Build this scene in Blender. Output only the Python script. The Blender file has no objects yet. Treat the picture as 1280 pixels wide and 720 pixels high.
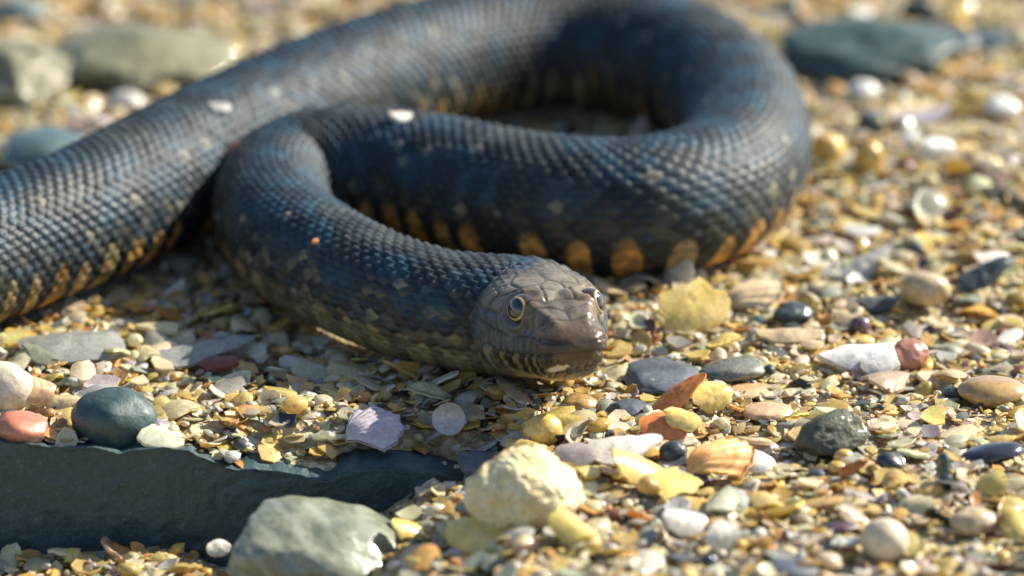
import bpy, bmesh, math, random
import numpy as np
from mathutils import Vector, Matrix

random.seed(7)
RNG = np.random.default_rng(7)
SC = bpy.context.scene
COL = SC.collection
rad = math.radians

# ------------------------------------------------------------------ camera, sky, sun, exposure (1 unit = 1 cm)
SC.unit_settings.scale_length = 0.01
PITCH, DIST, HFOV = rad(20.0), 96.5, rad(13.0)
CAM = np.array([0.0, -DIST * math.cos(PITCH), DIST * math.sin(PITCH)])
cd = bpy.data.cameras.new('camera')
cam = bpy.data.objects.new('camera', cd)
COL.objects.link(cam)
cam.location = CAM
cam.rotation_euler = (math.pi / 2 - PITCH, 0, 0)
cd.sensor_width = 36.0
cd.lens = 18.0 / math.tan(HFOV / 2)
cd.clip_start = 1.0
cd.clip_end = 5000.0
cd.dof.use_dof = True
cd.dof.focus_distance = 89.5
cd.dof.aperture_fstop = 0.09
SC.camera = cam

SUN_DIR = Vector((0.82, 0.38, 0.66)).normalized()          # towards the sun
SUN_EL = math.asin(SUN_DIR.z)
SUN_AZ = math.atan2(SUN_DIR.x, SUN_DIR.y)
w = bpy.data.worlds.new('World')
SC.world = w
w.use_nodes = True
nt = w.node_tree
sky = nt.nodes.new('ShaderNodeTexSky')
sky.sky_type = 'NISHITA'
sky.sun_disc = False
sky.sun_elevation = SUN_EL
sky.sun_rotation = SUN_AZ
sky.air_density = 1.0
bg = nt.nodes['Background']
bg.inputs['Strength'].default_value = 0.08
nt.links.new(sky.outputs[0], bg.inputs['Color'])
sl = bpy.data.lights.new('sun', 'SUN')
sl.energy = 5.0
sl.angle = rad(0.5)
sl.color = (1.0, 0.93, 0.80)
sun = bpy.data.objects.new('sun', sl)
COL.objects.link(sun)
sun.location = (60, 30, 80)
sun.rotation_euler = SUN_DIR.to_track_quat('Z', 'Y').to_euler()
SC.view_settings.view_transform = 'Standard'
SC.view_settings.look = 'None'
SC.view_settings.exposure = 1.15
SC.view_settings.gamma = 1.0

# ------------------------------------------------------------------ photo pixel <-> place
F = 640.0 / math.tan(HFOV / 2)
FWD = np.array([0, math.cos(PITCH), -math.sin(PITCH)])
UPV = np.array([0, math.sin(PITCH), math.cos(PITCH)])


def smooth(a, b, x):
    t = np.clip((np.asarray(x, float) - a) / (b - a), 0, 1)
    return t * t * (3 - 2 * t)


def terrain(x, y):
    """height of the beach; it drops in front of the slate slab"""
    x = np.asarray(x, float)
    y = np.asarray(y, float)
    dip = smooth(-1.2, -4.6, x) * smooth(-8.7, -9.12, y)
    z = 0.13 * np.sin(0.42 * x + 0.6) * np.cos(0.37 * y + 0.8) + 0.08 * np.sin(0.9 * x - 0.7 * y)
    z = z + 0.45 * smooth(5, 14, x) * smooth(-6, 10, y)
    z = z - 0.55 * smooth(-7.0, -5.5, x) * smooth(0.1, -0.6, x) * smooth(-7.6, -8.3, y)
    return z - 2.08 * dip - 0.25 * smooth(-11, -16, y) * smooth(-2, 5, x)


def at(px, py, z=None):
    """the point of the beach (or of height z) that the photograph shows at pixel px, py"""
    d = FWD * F + np.array([1, 0, 0]) * (px - 640.0) - UPV * (py - 360.0)
    if z is not None:
        return CAM + d * ((z - CAM[2]) / d[2])
    zz = 0.0
    for _ in range(30):
        p = CAM + d * ((zz - CAM[2]) / d[2])
        zz = 0.5 * zz + 0.5 * float(terrain(p[0], p[1]))
    return CAM + d * ((zz - CAM[2]) / d[2])


def project(P):
    v = np.asarray(P, float) - CAM
    dep = v @ FWD
    return 640 + F * v[..., 0] / dep, 360 - F * (v @ UPV) / dep, dep


def cmpp(p):
    """cm per photo pixel at point p"""
    return float((np.asarray(p) - CAM) @ FWD) / F


# ------------------------------------------------------------------ noise
def _hash(ix, iy, iz, seed):
    h = (ix.astype(np.int64) * 374761393 + iy.astype(np.int64) * 668265263 + iz.astype(np.int64) * 2147483647 + seed * 144665) & 0xFFFFFFFF
    h = ((h ^ (h >> 13)) * 1274126177) & 0xFFFFFFFF
    h = ((h ^ (h >> 16)) * 2246822519) & 0xFFFFFFFF
    return ((h ^ (h >> 15)) & 0xFFFFFF) / float(0xFFFFFF)


def vnoise(P, seed=0):
    P = np.asarray(P, float)
    i = np.floor(P).astype(np.int64)
    f = P - i
    f = f * f * (3 - 2 * f)
    out = 0
    for dx in (0, 1):
        for dy in (0, 1):
            for dz in (0, 1):
                wgt = (f[..., 0] if dx else 1 - f[..., 0]) * (f[..., 1] if dy else 1 - f[..., 1]) * (f[..., 2] if dz else 1 - f[..., 2])
                out = out + wgt * _hash(i[..., 0] + dx, i[..., 1] + dy, i[..., 2] + dz, seed)
    return out * 2 - 1


def fbm(P, octv=4, seed=0, gain=0.5):
    a, s, out = 1.0, 1.0, 0
    for k in range(octv):
        out = out + a * vnoise(np.asarray(P) * s + 17.3 * k, seed + k)
        a *= gain
        s *= 2.03
    return out


def worley(P, seed=0):
    P = np.asarray(P, float)
    i = np.floor(P).astype(np.int64)
    best = np.full(P.shape[:-1], 9.0)
    for dx in (-1, 0, 1):
        for dy in (-1, 0, 1):
            for dz in (-1, 0, 1):
                c = i + np.array([dx, dy, dz])
                q = np.stack([_hash(c[..., 0], c[..., 1], c[..., 2], seed + k) for k in (1, 2, 3)], -1) + c
                best = np.minimum(best, np.linalg.norm(P - q, axis=-1))
    return best


# ------------------------------------------------------------------ mesh and object helpers
def mesh_np(name, V, Fq, smooth_shade=True, colors=None):
    """V (n,3); Fq list of int arrays, all rows of one array having the same corner count"""
    me = bpy.data.meshes.new(name)
    if not isinstance(Fq, (list, tuple)):
        Fq = [Fq]
    Fq = [np.asarray(f, np.int64) for f in Fq if len(f)]
    loops = np.concatenate([f.ravel() for f in Fq])
    cnt = np.concatenate([np.full(len(f), f.shape[1]) for f in Fq])
    start = np.concatenate([[0], np.cumsum(cnt)[:-1]])
    me.vertices.add(len(V))
    me.vertices.foreach_set('co', np.asarray(V, np.float32).ravel())
    me.loops.add(len(loops))
    me.loops.foreach_set('vertex_index', loops.astype(np.int32))
    me.polygons.add(len(cnt))
    me.polygons.foreach_set('loop_start', start.astype(np.int32))
    me.polygons.foreach_set('loop_total', cnt.astype(np.int32))
    me.polygons.foreach_set('use_smooth', np.full(len(cnt), bool(smooth_shade)))
    me.update(calc_edges=True)
    if colors is not None:
        ca = me.color_attributes.new('tint', 'FLOAT_COLOR', 'POINT')
        c4 = np.ones((len(V), 4), np.float32)
        c4[:, :np.shape(colors)[-1]] = colors
        ca.data.foreach_set('color', c4.ravel())
    me.validate()
    return me


def obj(name, me, mat, parent=None, loc=(0, 0, 0), rot=(0, 0, 0), scale=(1, 1, 1)):
    o = bpy.data.objects.new(name, me)
    COL.objects.link(o)
    if mat and not me.materials:
        me.materials.append(mat)
    o.location, o.rotation_euler, o.scale = loc, rot, scale
    o.parent = parent
    return o


def tag(o, label=None, cat=None, group=None, kind=None):
    for k, v in (('label', label), ('category', cat), ('group', group), ('kind', kind)):
        if v:
            o[k] = v
    return o


_ico = {}


def ico(n):
    if n not in _ico:
        bm = bmesh.new()
        bmesh.ops.create_icosphere(bm, subdivisions=n, radius=1.0)
        bm.verts.index_update()
        V = np.array([v.co[:] for v in bm.verts])
        T = np.array([[v.index for v in f.verts] for f in bm.faces])
        bm.free()
        _ico[n] = (V, T)
    return _ico[n]


def rotm(rx, ry, rz):
    from mathutils import Euler
    return np.array(Euler((rx, ry, rz)).to_matrix())


# ------------------------------------------------------------------ materials
class NT:
    def __init__(self, name):
        self.m = bpy.data.materials.new(name)
        self.m.use_nodes = True
        self.t = self.m.node_tree
        self.b = self.t.nodes['Principled BSDF']

    def n(self, typ, **kw):
        nd = self.t.nodes.new(typ)
        for k, v in kw.items():
            if k in nd.inputs:
                nd.inputs[k].default_value = v
            else:
                setattr(nd, k, v)
        return nd

    def l(self, a, b):
        self.t.links.new(a, b)

    def set(self, **kw):
        for k, v in kw.items():
            self.b.inputs[k.replace('_', ' ')].default_value = v

    def mix(self, a, b, fac, blend='MIX'):
        nd = self.n('ShaderNodeMix', data_type='RGBA', blend_type=blend)
        for i, x in ((6, a), (7, b)):
            if hasattr(x, 'is_output'):
                self.l(x, nd.inputs[i])
            else:
                nd.inputs[i].default_value = (*x, 1)
        if hasattr(fac, 'is_output'):
            self.l(fac, nd.inputs[0])
        else:
            nd.inputs[0].default_value = fac
        return nd.outputs[2]

    def noise(self, scale, detail=4, rough=0.6, co=None, typ='ShaderNodeTexNoise'):
        nd = self.n(typ)
        nd.inputs['Scale'].default_value = scale
        if 'Detail' in nd.inputs:
            nd.inputs['Detail'].default_value = detail
        if 'Roughness' in nd.inputs:
            nd.inputs['Roughness'].default_value = rough
        if co is not None:
            self.l(co, nd.inputs['Vector'])
        return nd

    def ramp(self, fac, stops):
        nd = self.n('ShaderNodeValToRGB')
        e = nd.color_ramp.elements
        while len(e) < len(stops):
            e.new(0.5)
        for x, (p, c) in zip(e, stops):
            x.position = p
            x.color = (*c, 1) if len(c) == 3 else c
        self.l(fac, nd.inputs[0])
        return nd.outputs[0]

    def bump(self, h, strength=0.4, dist=0.05):
        nd = self.n('ShaderNodeBump')
        nd.inputs['Strength'].default_value = strength
        nd.inputs['Distance'].default_value = dist
        self.l(h, nd.inputs['Height'])
        self.l(nd.outputs[0], self.b.inputs['Normal'])


def mat_grain(name, single, rough=0.32, coat=0.5, sss=0.0):
    """wet shell or pebble: colour per piece, mottled"""
    a = NT(name)
    if single:
        src = a.n('ShaderNodeObjectInfo').outputs['Color']
    else:
        src = a.n('ShaderNodeAttribute', attribute_name='tint').outputs['Color']
    co = a.n('ShaderNodeTexCoord').outputs['Object']
    n1 = a.noise(4.0 if not single else 1.4, 5, 0.65, co)
    n2 = a.noise(17.0 if not single else 5.0, 3, 0.6, co)
    f1 = a.ramp(n1.outputs['Fac'], [(0.3, (0.78, 0.76, 0.72)), (0.7, (1.12, 1.12, 1.12))])
    f2 = a.ramp(n2.outputs['Fac'], [(0.35, (0.86, 0.84, 0.80)), (0.6, (1.04, 1.04, 1.04))])
    c = a.mix(src, f1, 0.8, 'MULTIPLY')
    c = a.mix(c, f2, 0.8, 'MULTIPLY')
    a.l(c, a.b.inputs['Base Color'])
    rr = a.ramp(n1.outputs['Fac'], [(0.35, (rough * 0.5,) * 3), (0.65, (rough * 1.5,) * 3)])
    a.l(rr, a.b.inputs['Roughness'])
    a.set(Coat_Weight=coat, Coat_Roughness=0.05, Subsurface_Weight=sss, Subsurface_Radius=(0.3, 0.2, 0.08), Subsurface_Scale=0.4)
    a.bump(n2.outputs['Fac'], 0.35, 0.03)
    tr = a.n('ShaderNodeBsdfTranslucent')
    a.l(c, tr.inputs['Color'])
    mx = a.n('ShaderNodeMixShader')
    mx.inputs[0].default_value = 0.44
    a.l(a.b.outputs[0], mx.inputs[1])
    a.l(tr.outputs[0], mx.inputs[2])
    a.l(mx.outputs[0], a.t.nodes['Material Output'].inputs['Surface'])
    return a.m


def mat_stone(name, c1, c2, scale=1.2, rough=0.5, coat=0.2, speck=None, speck_amt=0.62, bump=0.4, sss=0.0, veins=None):
    a = NT(name)
    co = a.n('ShaderNodeTexCoord').outputs['Object']
    n1 = a.noise(scale, 6, 0.65, co)
    n2 = a.noise(scale * 7, 4, 0.6, co)
    c = a.ramp(n1.outputs['Fac'], [(0.32, c1), (0.68, c2)])
    f2 = a.ramp(n2.outputs['Fac'], [(0.3, (0.7, 0.7, 0.7)), (0.65, (1.12, 1.12, 1.12))])
    c = a.mix(c, f2, 0.85, 'MULTIPLY')
    if speck:
        n3 = a.noise(scale * 13, 2, 0.5, co)
        fac = a.ramp(n3.outputs['Fac'], [(speck_amt, (0, 0, 0)), (speck_amt + 0.05, (1, 1, 1))])
        c = a.mix(c, speck, fac)
    if veins:
        mp = a.n('ShaderNodeMapping')
        mp.inputs['Rotation'].default_value = (0.5, 0.9, 0.35)
        a.l(co, mp.inputs['Vector'])
        wv = a.n('ShaderNodeTexWave')
        wv.inputs['Scale'].default_value = veins[1]
        wv.inputs['Distortion'].default_value = 7
        wv.inputs['Detail'].default_value = 4
        a.l(mp.outputs[0], wv.inputs['Vector'])
        fac = a.ramp(wv.outputs['Fac'], [(0.62, (0, 0, 0)), (0.95, (0.75, 0.75, 0.75))])
        c = a.mix(c, veins[0], fac)
    a.l(c, a.b.inputs['Base Color'])
    rr = a.ramp(n1.outputs['Fac'], [(0.3, (rough * 0.7,) * 3), (0.7, (min(1, rough * 1.3),) * 3)])
    a.l(rr, a.b.inputs['Roughness'])
    a.set(Coat_Weight=coat, Coat_Roughness=0.12, Subsurface_Weight=sss, Subsurface_Radius=(0.35, 0.22, 0.1), Subsurface_Scale=0.5)
    a.bump(n2.outputs['Fac'], bump, 0.05)
    return a.m


M_GRIT = mat_grain('grit_mixed', False, 0.34, 0.7)
M_CHIP = mat_grain('shell_piece', True, 0.30, 0.55)

# ------------------------------------------------------------------ ground sheet
def build_beach():
    a = NT('wet_coarse_sand')
    co = a.n('ShaderNodeTexCoord').outputs['Object']
    vor = a.n('ShaderNodeTexVoronoi')
    vor.inputs['Scale'].default_value = 6.5
    vor.inputs['Randomness'].default_value = 1.0
    a.l(co, vor.inputs['Vector'])
    c = a.ramp(vor.outputs['Color'], [(0.1, (0.2, 0.19, 0.16)), (0.35, (0.42, 0.33, 0.17)), (0.6, (0.52, 0.41, 0.2)), (0.85, (0.6, 0.54, 0.42))])
    n = a.noise(0.15, 4, 0.6, co)
    c = a.mix(c, a.ramp(n.outputs['Fac'], [(0.3, (0.6, 0.6, 0.6)), (0.7, (1, 1, 1))]), 0.8, 'MULTIPLY')
    a.l(c, a.b.inputs['Base Color'])
    a.set(Roughness=0.5)
    a.bump(vor.outputs['Distance'], 0.8, 0.1)
    xs = np.concatenate([[-3000, -800, -250, -90, -45], np.arange(-30, 30.01, 0.25), [45, 90, 250, 800, 3000]])
    ys = np.concatenate([[-3000, -800, -250, -90, -45, -30], np.arange(-22, 45.01, 0.15), [60, 90, 250, 800, 3000]])
    X, Y = np.meshgrid(xs, ys)
    near = np.exp(-np.clip(np.hypot(X, Y - 5) - 40, 0, None) / 20)
    Z = terrain(X, Y) * near - 0.1
    V = np.stack([X, Y, Z], -1).reshape(-1, 3)
    nx, ny = len(xs), len(ys)
    i = np.arange((ny - 1) * nx).reshape(ny - 1, nx)[:, :-1].ravel()
    o = obj('beach', mesh_np('beach', V, np.stack([i, i + 1, i + nx + 1, i + nx], -1)), a.m)
    tag(o, 'wet coarse shell sand of the beach under everything', kind='structure')


build_beach()

# ------------------------------------------------------------------ snake: path
# photo pixel of the body axis, height of the axis, radius (tail -> neck)
PATH = [(-210, 395, 1.38, 1.48), (-90, 348, 1.42, 1.52), (0, 312, 1.45, 1.55), (110, 268, 1.5, 1.6), (220, 212, 1.52, 1.65), (330, 160, 1.55, 1.70),
        (450, 112, 1.6, 1.75), (575, 72, 1.58, 1.70), (700, 56, 1.56, 1.68), (822, 72, 1.52, 1.64), (904, 112, 1.48, 1.57),
        (933, 172, 1.44, 1.53), (910, 226, 1.44, 1.56), (832, 257, 1.46, 1.60), (735, 260, 1.44, 1.57), (630, 244, 1.42, 1.52), (530, 221, 1.46, 1.46),
        (435, 209, 1.48, 1.42), (362, 223, 1.44, 1.38), (338, 262, 1.38, 1.34), (368, 306, 1.34, 1.32), (432, 344, 1.3, 1.28), (505, 374, 1.26, 1.25), (575, 390, 1.24, 1.25)]
P3 = np.array([at(p[0], p[1], p[2] + (0.05 if k_ < 18 else -0.05)) for k_, p in enumerate(PATH)])
R3 = np.array([p[3] * (0.93 if k_ < 9 else 0.96) for k_, p in enumerate(PATH)])
HS = 1.18
HEAD_L = 3.1 * HS
YAW, NOSE_UP = rad(14), rad(11)
TIP = at(722, 433, 2.0)
HD = np.array([math.sin(YAW) * math.cos(NOSE_UP), -math.cos(YAW) * math.cos(NOSE_UP), math.sin(NOSE_UP)])
NAPE = TIP - HD * HEAD_L
ctrl = np.vstack([P3, NAPE[None], (TIP - HD * HEAD_L * 0.5)[None], TIP[None]])
crad = np.concatenate([R3, [1.24, 1.0, 0.5]])


def catmull(C, m=40):
    n = len(C)
    E = np.vstack([2 * C[0] - C[1], C, 2 * C[-1] - C[-2]])
    out = []
    for i in range(n - 1):
        p0, p1, p2, p3 = E[i], E[i + 1], E[i + 2], E[i + 3]
        t = np.linspace(0, 1, m, endpoint=False)[:, None]
        out.append(0.5 * ((2 * p1) + (p2 - p0) * t + (2 * p0 - 5 * p1 + 4 * p2 - p3) * t ** 2 + (3 * p1 - p0 - 3 * p2 + p3) * t ** 3))
    out.append(C[-1][None])
    return np.vstack(out)


dense = catmull(np.hstack([ctrl, crad[:, None]]))
i_nape = len(P3) * 40
body_d = dense[:i_nape + 1]
# light smoothing of the hand-laid axis
for _ in range(60):
    body_d[1:-1] = 0.25 * body_d[:-2] + 0.5 * body_d[1:-1] + 0.25 * body_d[2:]
seg = np.linalg.norm(np.diff(body_d[:, :3], axis=0), axis=1)
arc = np.concatenate([[0], np.cumsum(seg)])
LB = arc[-1]
NB = int(LB / 0.041)
sb = np.linspace(0, LB, NB)
Bp = np.stack([np.interp(sb, arc, body_d[:, k]) for k in range(4)], -1)
NH = 190
dh = np.linspace(HEAD_L, 0, NH + 1)[1:] ** 1.0            # distance from the snout tip
dh = HEAD_L * np.linspace(1, 0, NH + 1)[1:] ** 1.25
dh[-1] = 0.004
Hp = TIP[None] - HD[None] * dh[:, None]
C_ = np.vstack([Bp[:, :3], Hp])
S_ = np.concatenate([sb, LB + HEAD_L - dh])
T_ = np.gradient(C_, axis=0)
T_ /= np.linalg.norm(T_, axis=1)[:, None]
# ease the turn where the neck meets the head
for _ in range(40):
    T_[1:-1] = 0.25 * T_[:-2] + 0.5 * T_[1:-1] + 0.25 * T_[2:]
T_ /= np.linalg.norm(T_, axis=1)[:, None]
SIDE = np.cross(T_, np.array([0, 0, 1.0]))                 # the snake's right-hand side
SIDE /= np.linalg.norm(SIDE, axis=1)[:, None]
UP = np.cross(SIDE, T_)
SPINE = Bp.copy()

# ------------------------------------------------------------------ snake: skin
NA = 312
phi = (np.arange(NA) + 0.5) / NA * 2 * np.pi - np.pi       # 0 = back, +-pi = belly
nr = len(C_)
# half width, height above and below the axis, roundness
hd_k = np.array([0, .08, .25, .5, .8, 1.1, 1.4, 1.8, 2.3, 2.7, 3.1])
hw_k = np.array([0, .42, .57, .64, .67, .71, .79, .96, 1.14, 1.15, 1.06])
ha_k = np.array([0, .15, .28, .41, .55, .67, .75, .81, .86, .92, .98])
hb_k = np.array([0, .30, .54, .68, .76, .80, .83, .83, .90, .97, 1.0])
DT = LB + HEAD_L - S_                                      # distance from the tip
wR = np.concatenate([Bp[:, 3], np.zeros(NH)])
inh = DT <= HEAD_L
def kn(k, d): return HS * np.interp(d / HS, hd_k, k)
def sm_(a):
    b = a.copy()
    for _ in range(6):
        b[1:-1] = 0.25 * b[:-2] + 0.5 * b[1:-1] + 0.25 * b[2:]
    b[-1] = a[-1]
    return b
hw = np.where(inh, kn(hw_k, DT), wR * 0.97)
ha = np.where(inh, kn(ha_k, DT), wR * 0.98)
hb = np.where(inh, kn(hb_k, DT), wR * 0.94)
blend = smooth(HEAD_L + 2.2, HEAD_L, DT)
nb_ = ~inh
hw[nb_] = (1 - blend[nb_]) * hw[nb_] + blend[nb_] * 1.06 * HS
ha[nb_] = (1 - blend[nb_]) * ha[nb_] + blend[nb_] * 0.98 * HS
hb[nb_] = (1 - blend[nb_]) * hb[nb_] + blend[nb_] * 1.0 * HS
hw, ha, hb = sm_(hw), sm_(ha), sm_(hb)
ex = 2.15 + 0.45 * smooth(HEAD_L, 1.6, DT) - 0.25 * smooth(0.9, 0.0, DT)

cs, sn = np.cos(phi)[None], np.sin(phi)[None]
e_ = (2.0 / ex)[:, None]
yy = hw[:, None] * np.sign(sn) * np.abs(sn) ** e_
zz = np.where(cs > 0, ha[:, None], hb[:, None]) * np.sign(cs) * np.abs(cs) ** e_
# slight ridge of the back on the body
S2, PH = np.broadcast_to(S_[:, None], yy.shape), np.broadcast_to(phi[None], yy.shape)
D2 = np.broadcast_to(DT[:, None], yy.shape)
PD = np.degrees(np.abs(PH))
hm = smooth(HEAD_L + 0.2, HEAD_L - 1.15, D2 + 0.18 * np.sin(PH * 5) + 0.12 * np.sin(PH * 11 + 1))               # 1 on the head
# --- keeled scales on the body
LS, NROW = 0.285, 34.0
rowf = PH / (2 * np.pi * 0.70 / NROW)
j0 = np.round(rowf)
ui = S2 / LS
Hs = np.full(yy.shape, 0.0)
cid_u = np.zeros(yy.shape)
cid_v = np.zeros(yy.shape)
keel = np.zeros(yy.shape)
for dj in (-1, 0, 1):
    j = j0 + dj
    off = 0.5 * np.mod(j, 2)
    i0 = np.round(ui - off)
    for di in (-1, 0, 1):
        cu = i0 + di + off
        du = ui - cu                                       # + towards the head
        dv = rowf - j
        t = np.clip((du + 0.62) / 1.24, 0, 1)              # 0 at the free tip, 1 at the root
        wv = 0.86 * np.clip(np.sin(np.pi * np.clip(t, 0, 1) ** 0.8), 0, 1) ** 0.75
        ins = (np.abs(dv) < wv) & (np.abs(du) < 0.62)
        q = np.clip(1 - (dv / np.maximum(wv, 1e-3)) ** 2, 0, 1)
        kk = np.exp(-(dv / 0.12) ** 2)
        h = ((0.064 + 0.04 * _hash(cu * 2 + 5000, j + 500, j * 0 + 5, 3)) * (1 - t) * smooth(0, 0.16, t) ** 0.5 + 0.004) * (0.35 + 0.65 * q) + 0.014 * kk * np.sin(np.pi * np.clip(t, 0, 1))
        h = np.where(ins, h, -1)
        up = h > Hs
        Hs = np.where(up, h, Hs)
        cid_u = np.where(up, cu, cid_u)
        cid_v = np.where(up, j, cid_v)
        keel = np.where(up, kk, keel)
vent = smooth(124, 128, PD)
DW, ZW = D2, zz                                           # real sizes; below, head coordinates are in units of HS
fu = np.mod(S2 / LS, 1.0)
Hv = 0.06 * (1 - fu) * smooth(0.0, 0.12, fu)
Hbody = (Hs - 0.022) * (1 - vent) + (Hv + 0.0) * vent

# --- plates, lips and eyes on the head (coordinates: d from the tip, side +-, height)
EYE_D, EYE_Y, EYE_Z, EYE_R = 1.33, 0.565, 0.44, 0.27
ay = np.abs(yy) / HS
D2, zz, YN = D2 / HS, zz / HS, yy / HS


def segd(px_, py_, poly):
    best = np.full(px_.shape, 9.0)
    for (x0, y0), (x1, y1) in zip(poly[:-1], poly[1:]):
        dx, dy = x1 - x0, y1 - y0
        t = np.clip(((px_ - x0) * dx + (py_ - y0) * dy) / (dx * dx + dy * dy), 0, 1)
        best = np.minimum(best, np.hypot(px_ - x0 - t * dx, py_ - y0 - t * dy))
    return best


topm = smooth(0.18, 0.32, zz / np.maximum((ha[:, None] / HS), 1e-3)) * (cs > 0)
groove = np.zeros(yy.shape)
top_lines = [  # (d, |y|)
    [(0.42, 0.0), (0.82, 0.0)], [(0.50, 0.45), (0.44, 0.0)], [(0.90, 0.50), (0.74, 0.0)], [(1.08, 0.0), (1.02, 0.3), (1.08, 0.54)],
    [(1.05, 0.25), (1.35, 0.22), (1.72, 0.19), (1.98, 0.0)], [(1.08, 0.50), (1.35, 0.52), (1.72, 0.52), (1.80, 0.20)],
    [(1.98, 0.0), (2.35, 0.03), (2.75, 0.0)], [(1.76, 0.50), (2.2, 0.58), (2.75, 0.30), (2.8, 0.0)], [(1.72, 0.54), (2.0, 0.80), (2.55, 0.78)], [(2.2, 0.58), (2.4, 0.92)]]
for pl in top_lines:
    groove = np.maximum(groove, 0.75 * topm * np.exp(-(segd(D2, ay, pl) / 0.026) ** 2))
sidem = smooth(0.35, 0.6, ay / np.maximum((hw[:, None] / HS), 1e-3))
# lip: runs back from under the snout, dips under the eye and rises at the jaw corner
lip_poly = [(0.0, -0.13), (0.4, -0.20), (0.8, -0.24), (1.3, -0.31), (1.8, -0.33), (2.2, -0.24), (2.35, -0.12)]
lipd = segd(D2, zz, lip_poly)
lip_z = np.interp(D2, [p[0] for p in lip_poly], [p[1] for p in lip_poly])
below = zz < lip_z
lipg = np.exp(-(lipd / 0.036) ** 2) * smooth(2.45, 2.2, D2)
side_lines = [[(0.0, 0.06), (0.5, 0.10), (1.05, 0.05), (1.25, 0.02)], [(1.5, 0.02), (1.9, 0.08), (2.3, 0.2)],
              [(0.55, 0.40), (0.6, 0.10)], [(1.02, 0.45), (1.0, 0.05)], [(0.82, 0.42), (0.78, 0.1)]]
for dd in (0.42, 0.72, 1.02, 1.34, 1.68, 2.02):
    side_lines.append([(dd, 0.06), (dd + 0.05, -0.28)])
side_lines += [[(1.70, 0.62), (1.82, 0.3), (1.78, 0.02)], [(2.1, 0.62), (2.15, 0.3), (2.1, 0.05)], [(1.82, 0.35), (2.15, 0.38), (2.5, 0.4)]]
for dd in (0.3, 0.6, 0.9, 1.2, 1.55, 1.9):
    side_lines.append([(dd, -0.24), (dd + 0.08, -0.50)])
side_lines.append([(0.2, -0.42), (0.9, -0.50), (1.6, -0.54), (2.1, -0.5)])
for pl in side_lines:
    groove = np.maximum(groove, 0.85 * sidem * np.exp(-(segd(D2, zz, pl) / 0.032) ** 2))
# chin plates
chinm = smooth(-0.3, -0.6, zz / np.maximum((hb[:, None] / HS), 1e-3))
for pl in [[(0.3, 0.0), (2.2, 0.0)], [(0.5, 0.42), (1.3, 0.34), (1.5, 0.0)], [(1.3, 0.34), (2.2, 0.4)]]:
    groove = np.maximum(groove, 0.6 * chinm * np.exp(-(segd(D2, ay, pl) / 0.035) ** 2))
ed = np.sqrt((D2 - EYE_D) ** 2 + (zz - EYE_Z - 0.02) ** 2 + 0.15 * (ay - 0.74) ** 2)
groove = groove * smooth(2.95, 2.1, D2)
fmask = smooth(.62, .40, D2) * below
for yl in (0.0, 0.17, 0.34):
    groove = np.maximum(groove, 0.9 * fmask * np.exp(-((ay - yl) / .028) ** 2))
groove = np.maximum(groove, 0.8 * fmask * np.exp(-((zz + .50) / .03) ** 2))
eye_pit = np.exp(-(ed / 0.20) ** 4)
eye_rim = np.exp(-((ed - 0.315) / 0.055) ** 2)
eye_out = np.exp(-((ed - 0.40) / 0.03) ** 2)
brow = np.exp(-(((D2 - EYE_D) / 0.42) ** 2 + ((ay - 0.55) / 0.18) ** 2)) * (cs > 0) * smooth(0.3, 0.7, zz)
nost = np.exp(-(((D2 - 0.36) / 0.055) ** 2 + ((zz - 0.16) / 0.05) ** 2)) * sidem
ridge = np.exp(-(segd(D2, ay, [(1.45, .56), (1.0, .47), (.62, .36), (.40, .26)]) / .085) ** 2) * (cs > 0)
furrow = np.exp(-(ay / .13) ** 2) * smooth(.3, .6, D2) * smooth(1.5, 1.0, D2) * (cs > 0)
loreal = np.exp(-(((D2 - 0.82) / 0.32) ** 2 + ((zz - 0.22) / 0.14) ** 2)) * sidem
Hhead = -0.038 * groove - 0.095 * lipg - 0.12 * eye_pit + 0.055 * eye_rim - 0.03 * eye_out + 0.085 * brow - 0.12 * nost - 0.09 * loreal + 0.05 * ridge - 0.035 * furrow
Hhead += np.where(below & (D2 < 2.1), -0.055, 0.0) * smooth(0.08, 0.2, D2) * smooth(0.0, 0.03, lip_z - zz)
Pn = np.stack([D2 * 3, YN * 3, zz * 3], -1)
Hhead += 0.012 * fbm(Pn * 1.5, 4, 5)
# temples and neck behind the eye carry smooth scales that grow into the keeled ones
disp = Hbody * (1 - hm) + Hhead * hm + (Hs - 0.03) * 0.35 * smooth(1.9, 2.6, D2) * hm
D2, zz = DW, ZW
disp *= smooth(0.0, 0.15, D2)

pos = C_[:, None, :] + SIDE[:, None, :] * yy[..., None] + UP[:, None, :] * zz[..., None]
ny_ = np.sign(sn) * np.abs(sn) / hw[:, None].clip(0.05)
nz_ = np.where(cs > 0, 1 / ha[:, None].clip(0.05), 1 / hb[:, None].clip(0.05)) * cs
nl = np.hypot(ny_, nz_)
nrm = SIDE[:, None, :] * (ny_ / nl)[..., None] + UP[:, None, :] * (nz_ / nl)[..., None]
pos = pos + nrm * disp[..., None]

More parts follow.
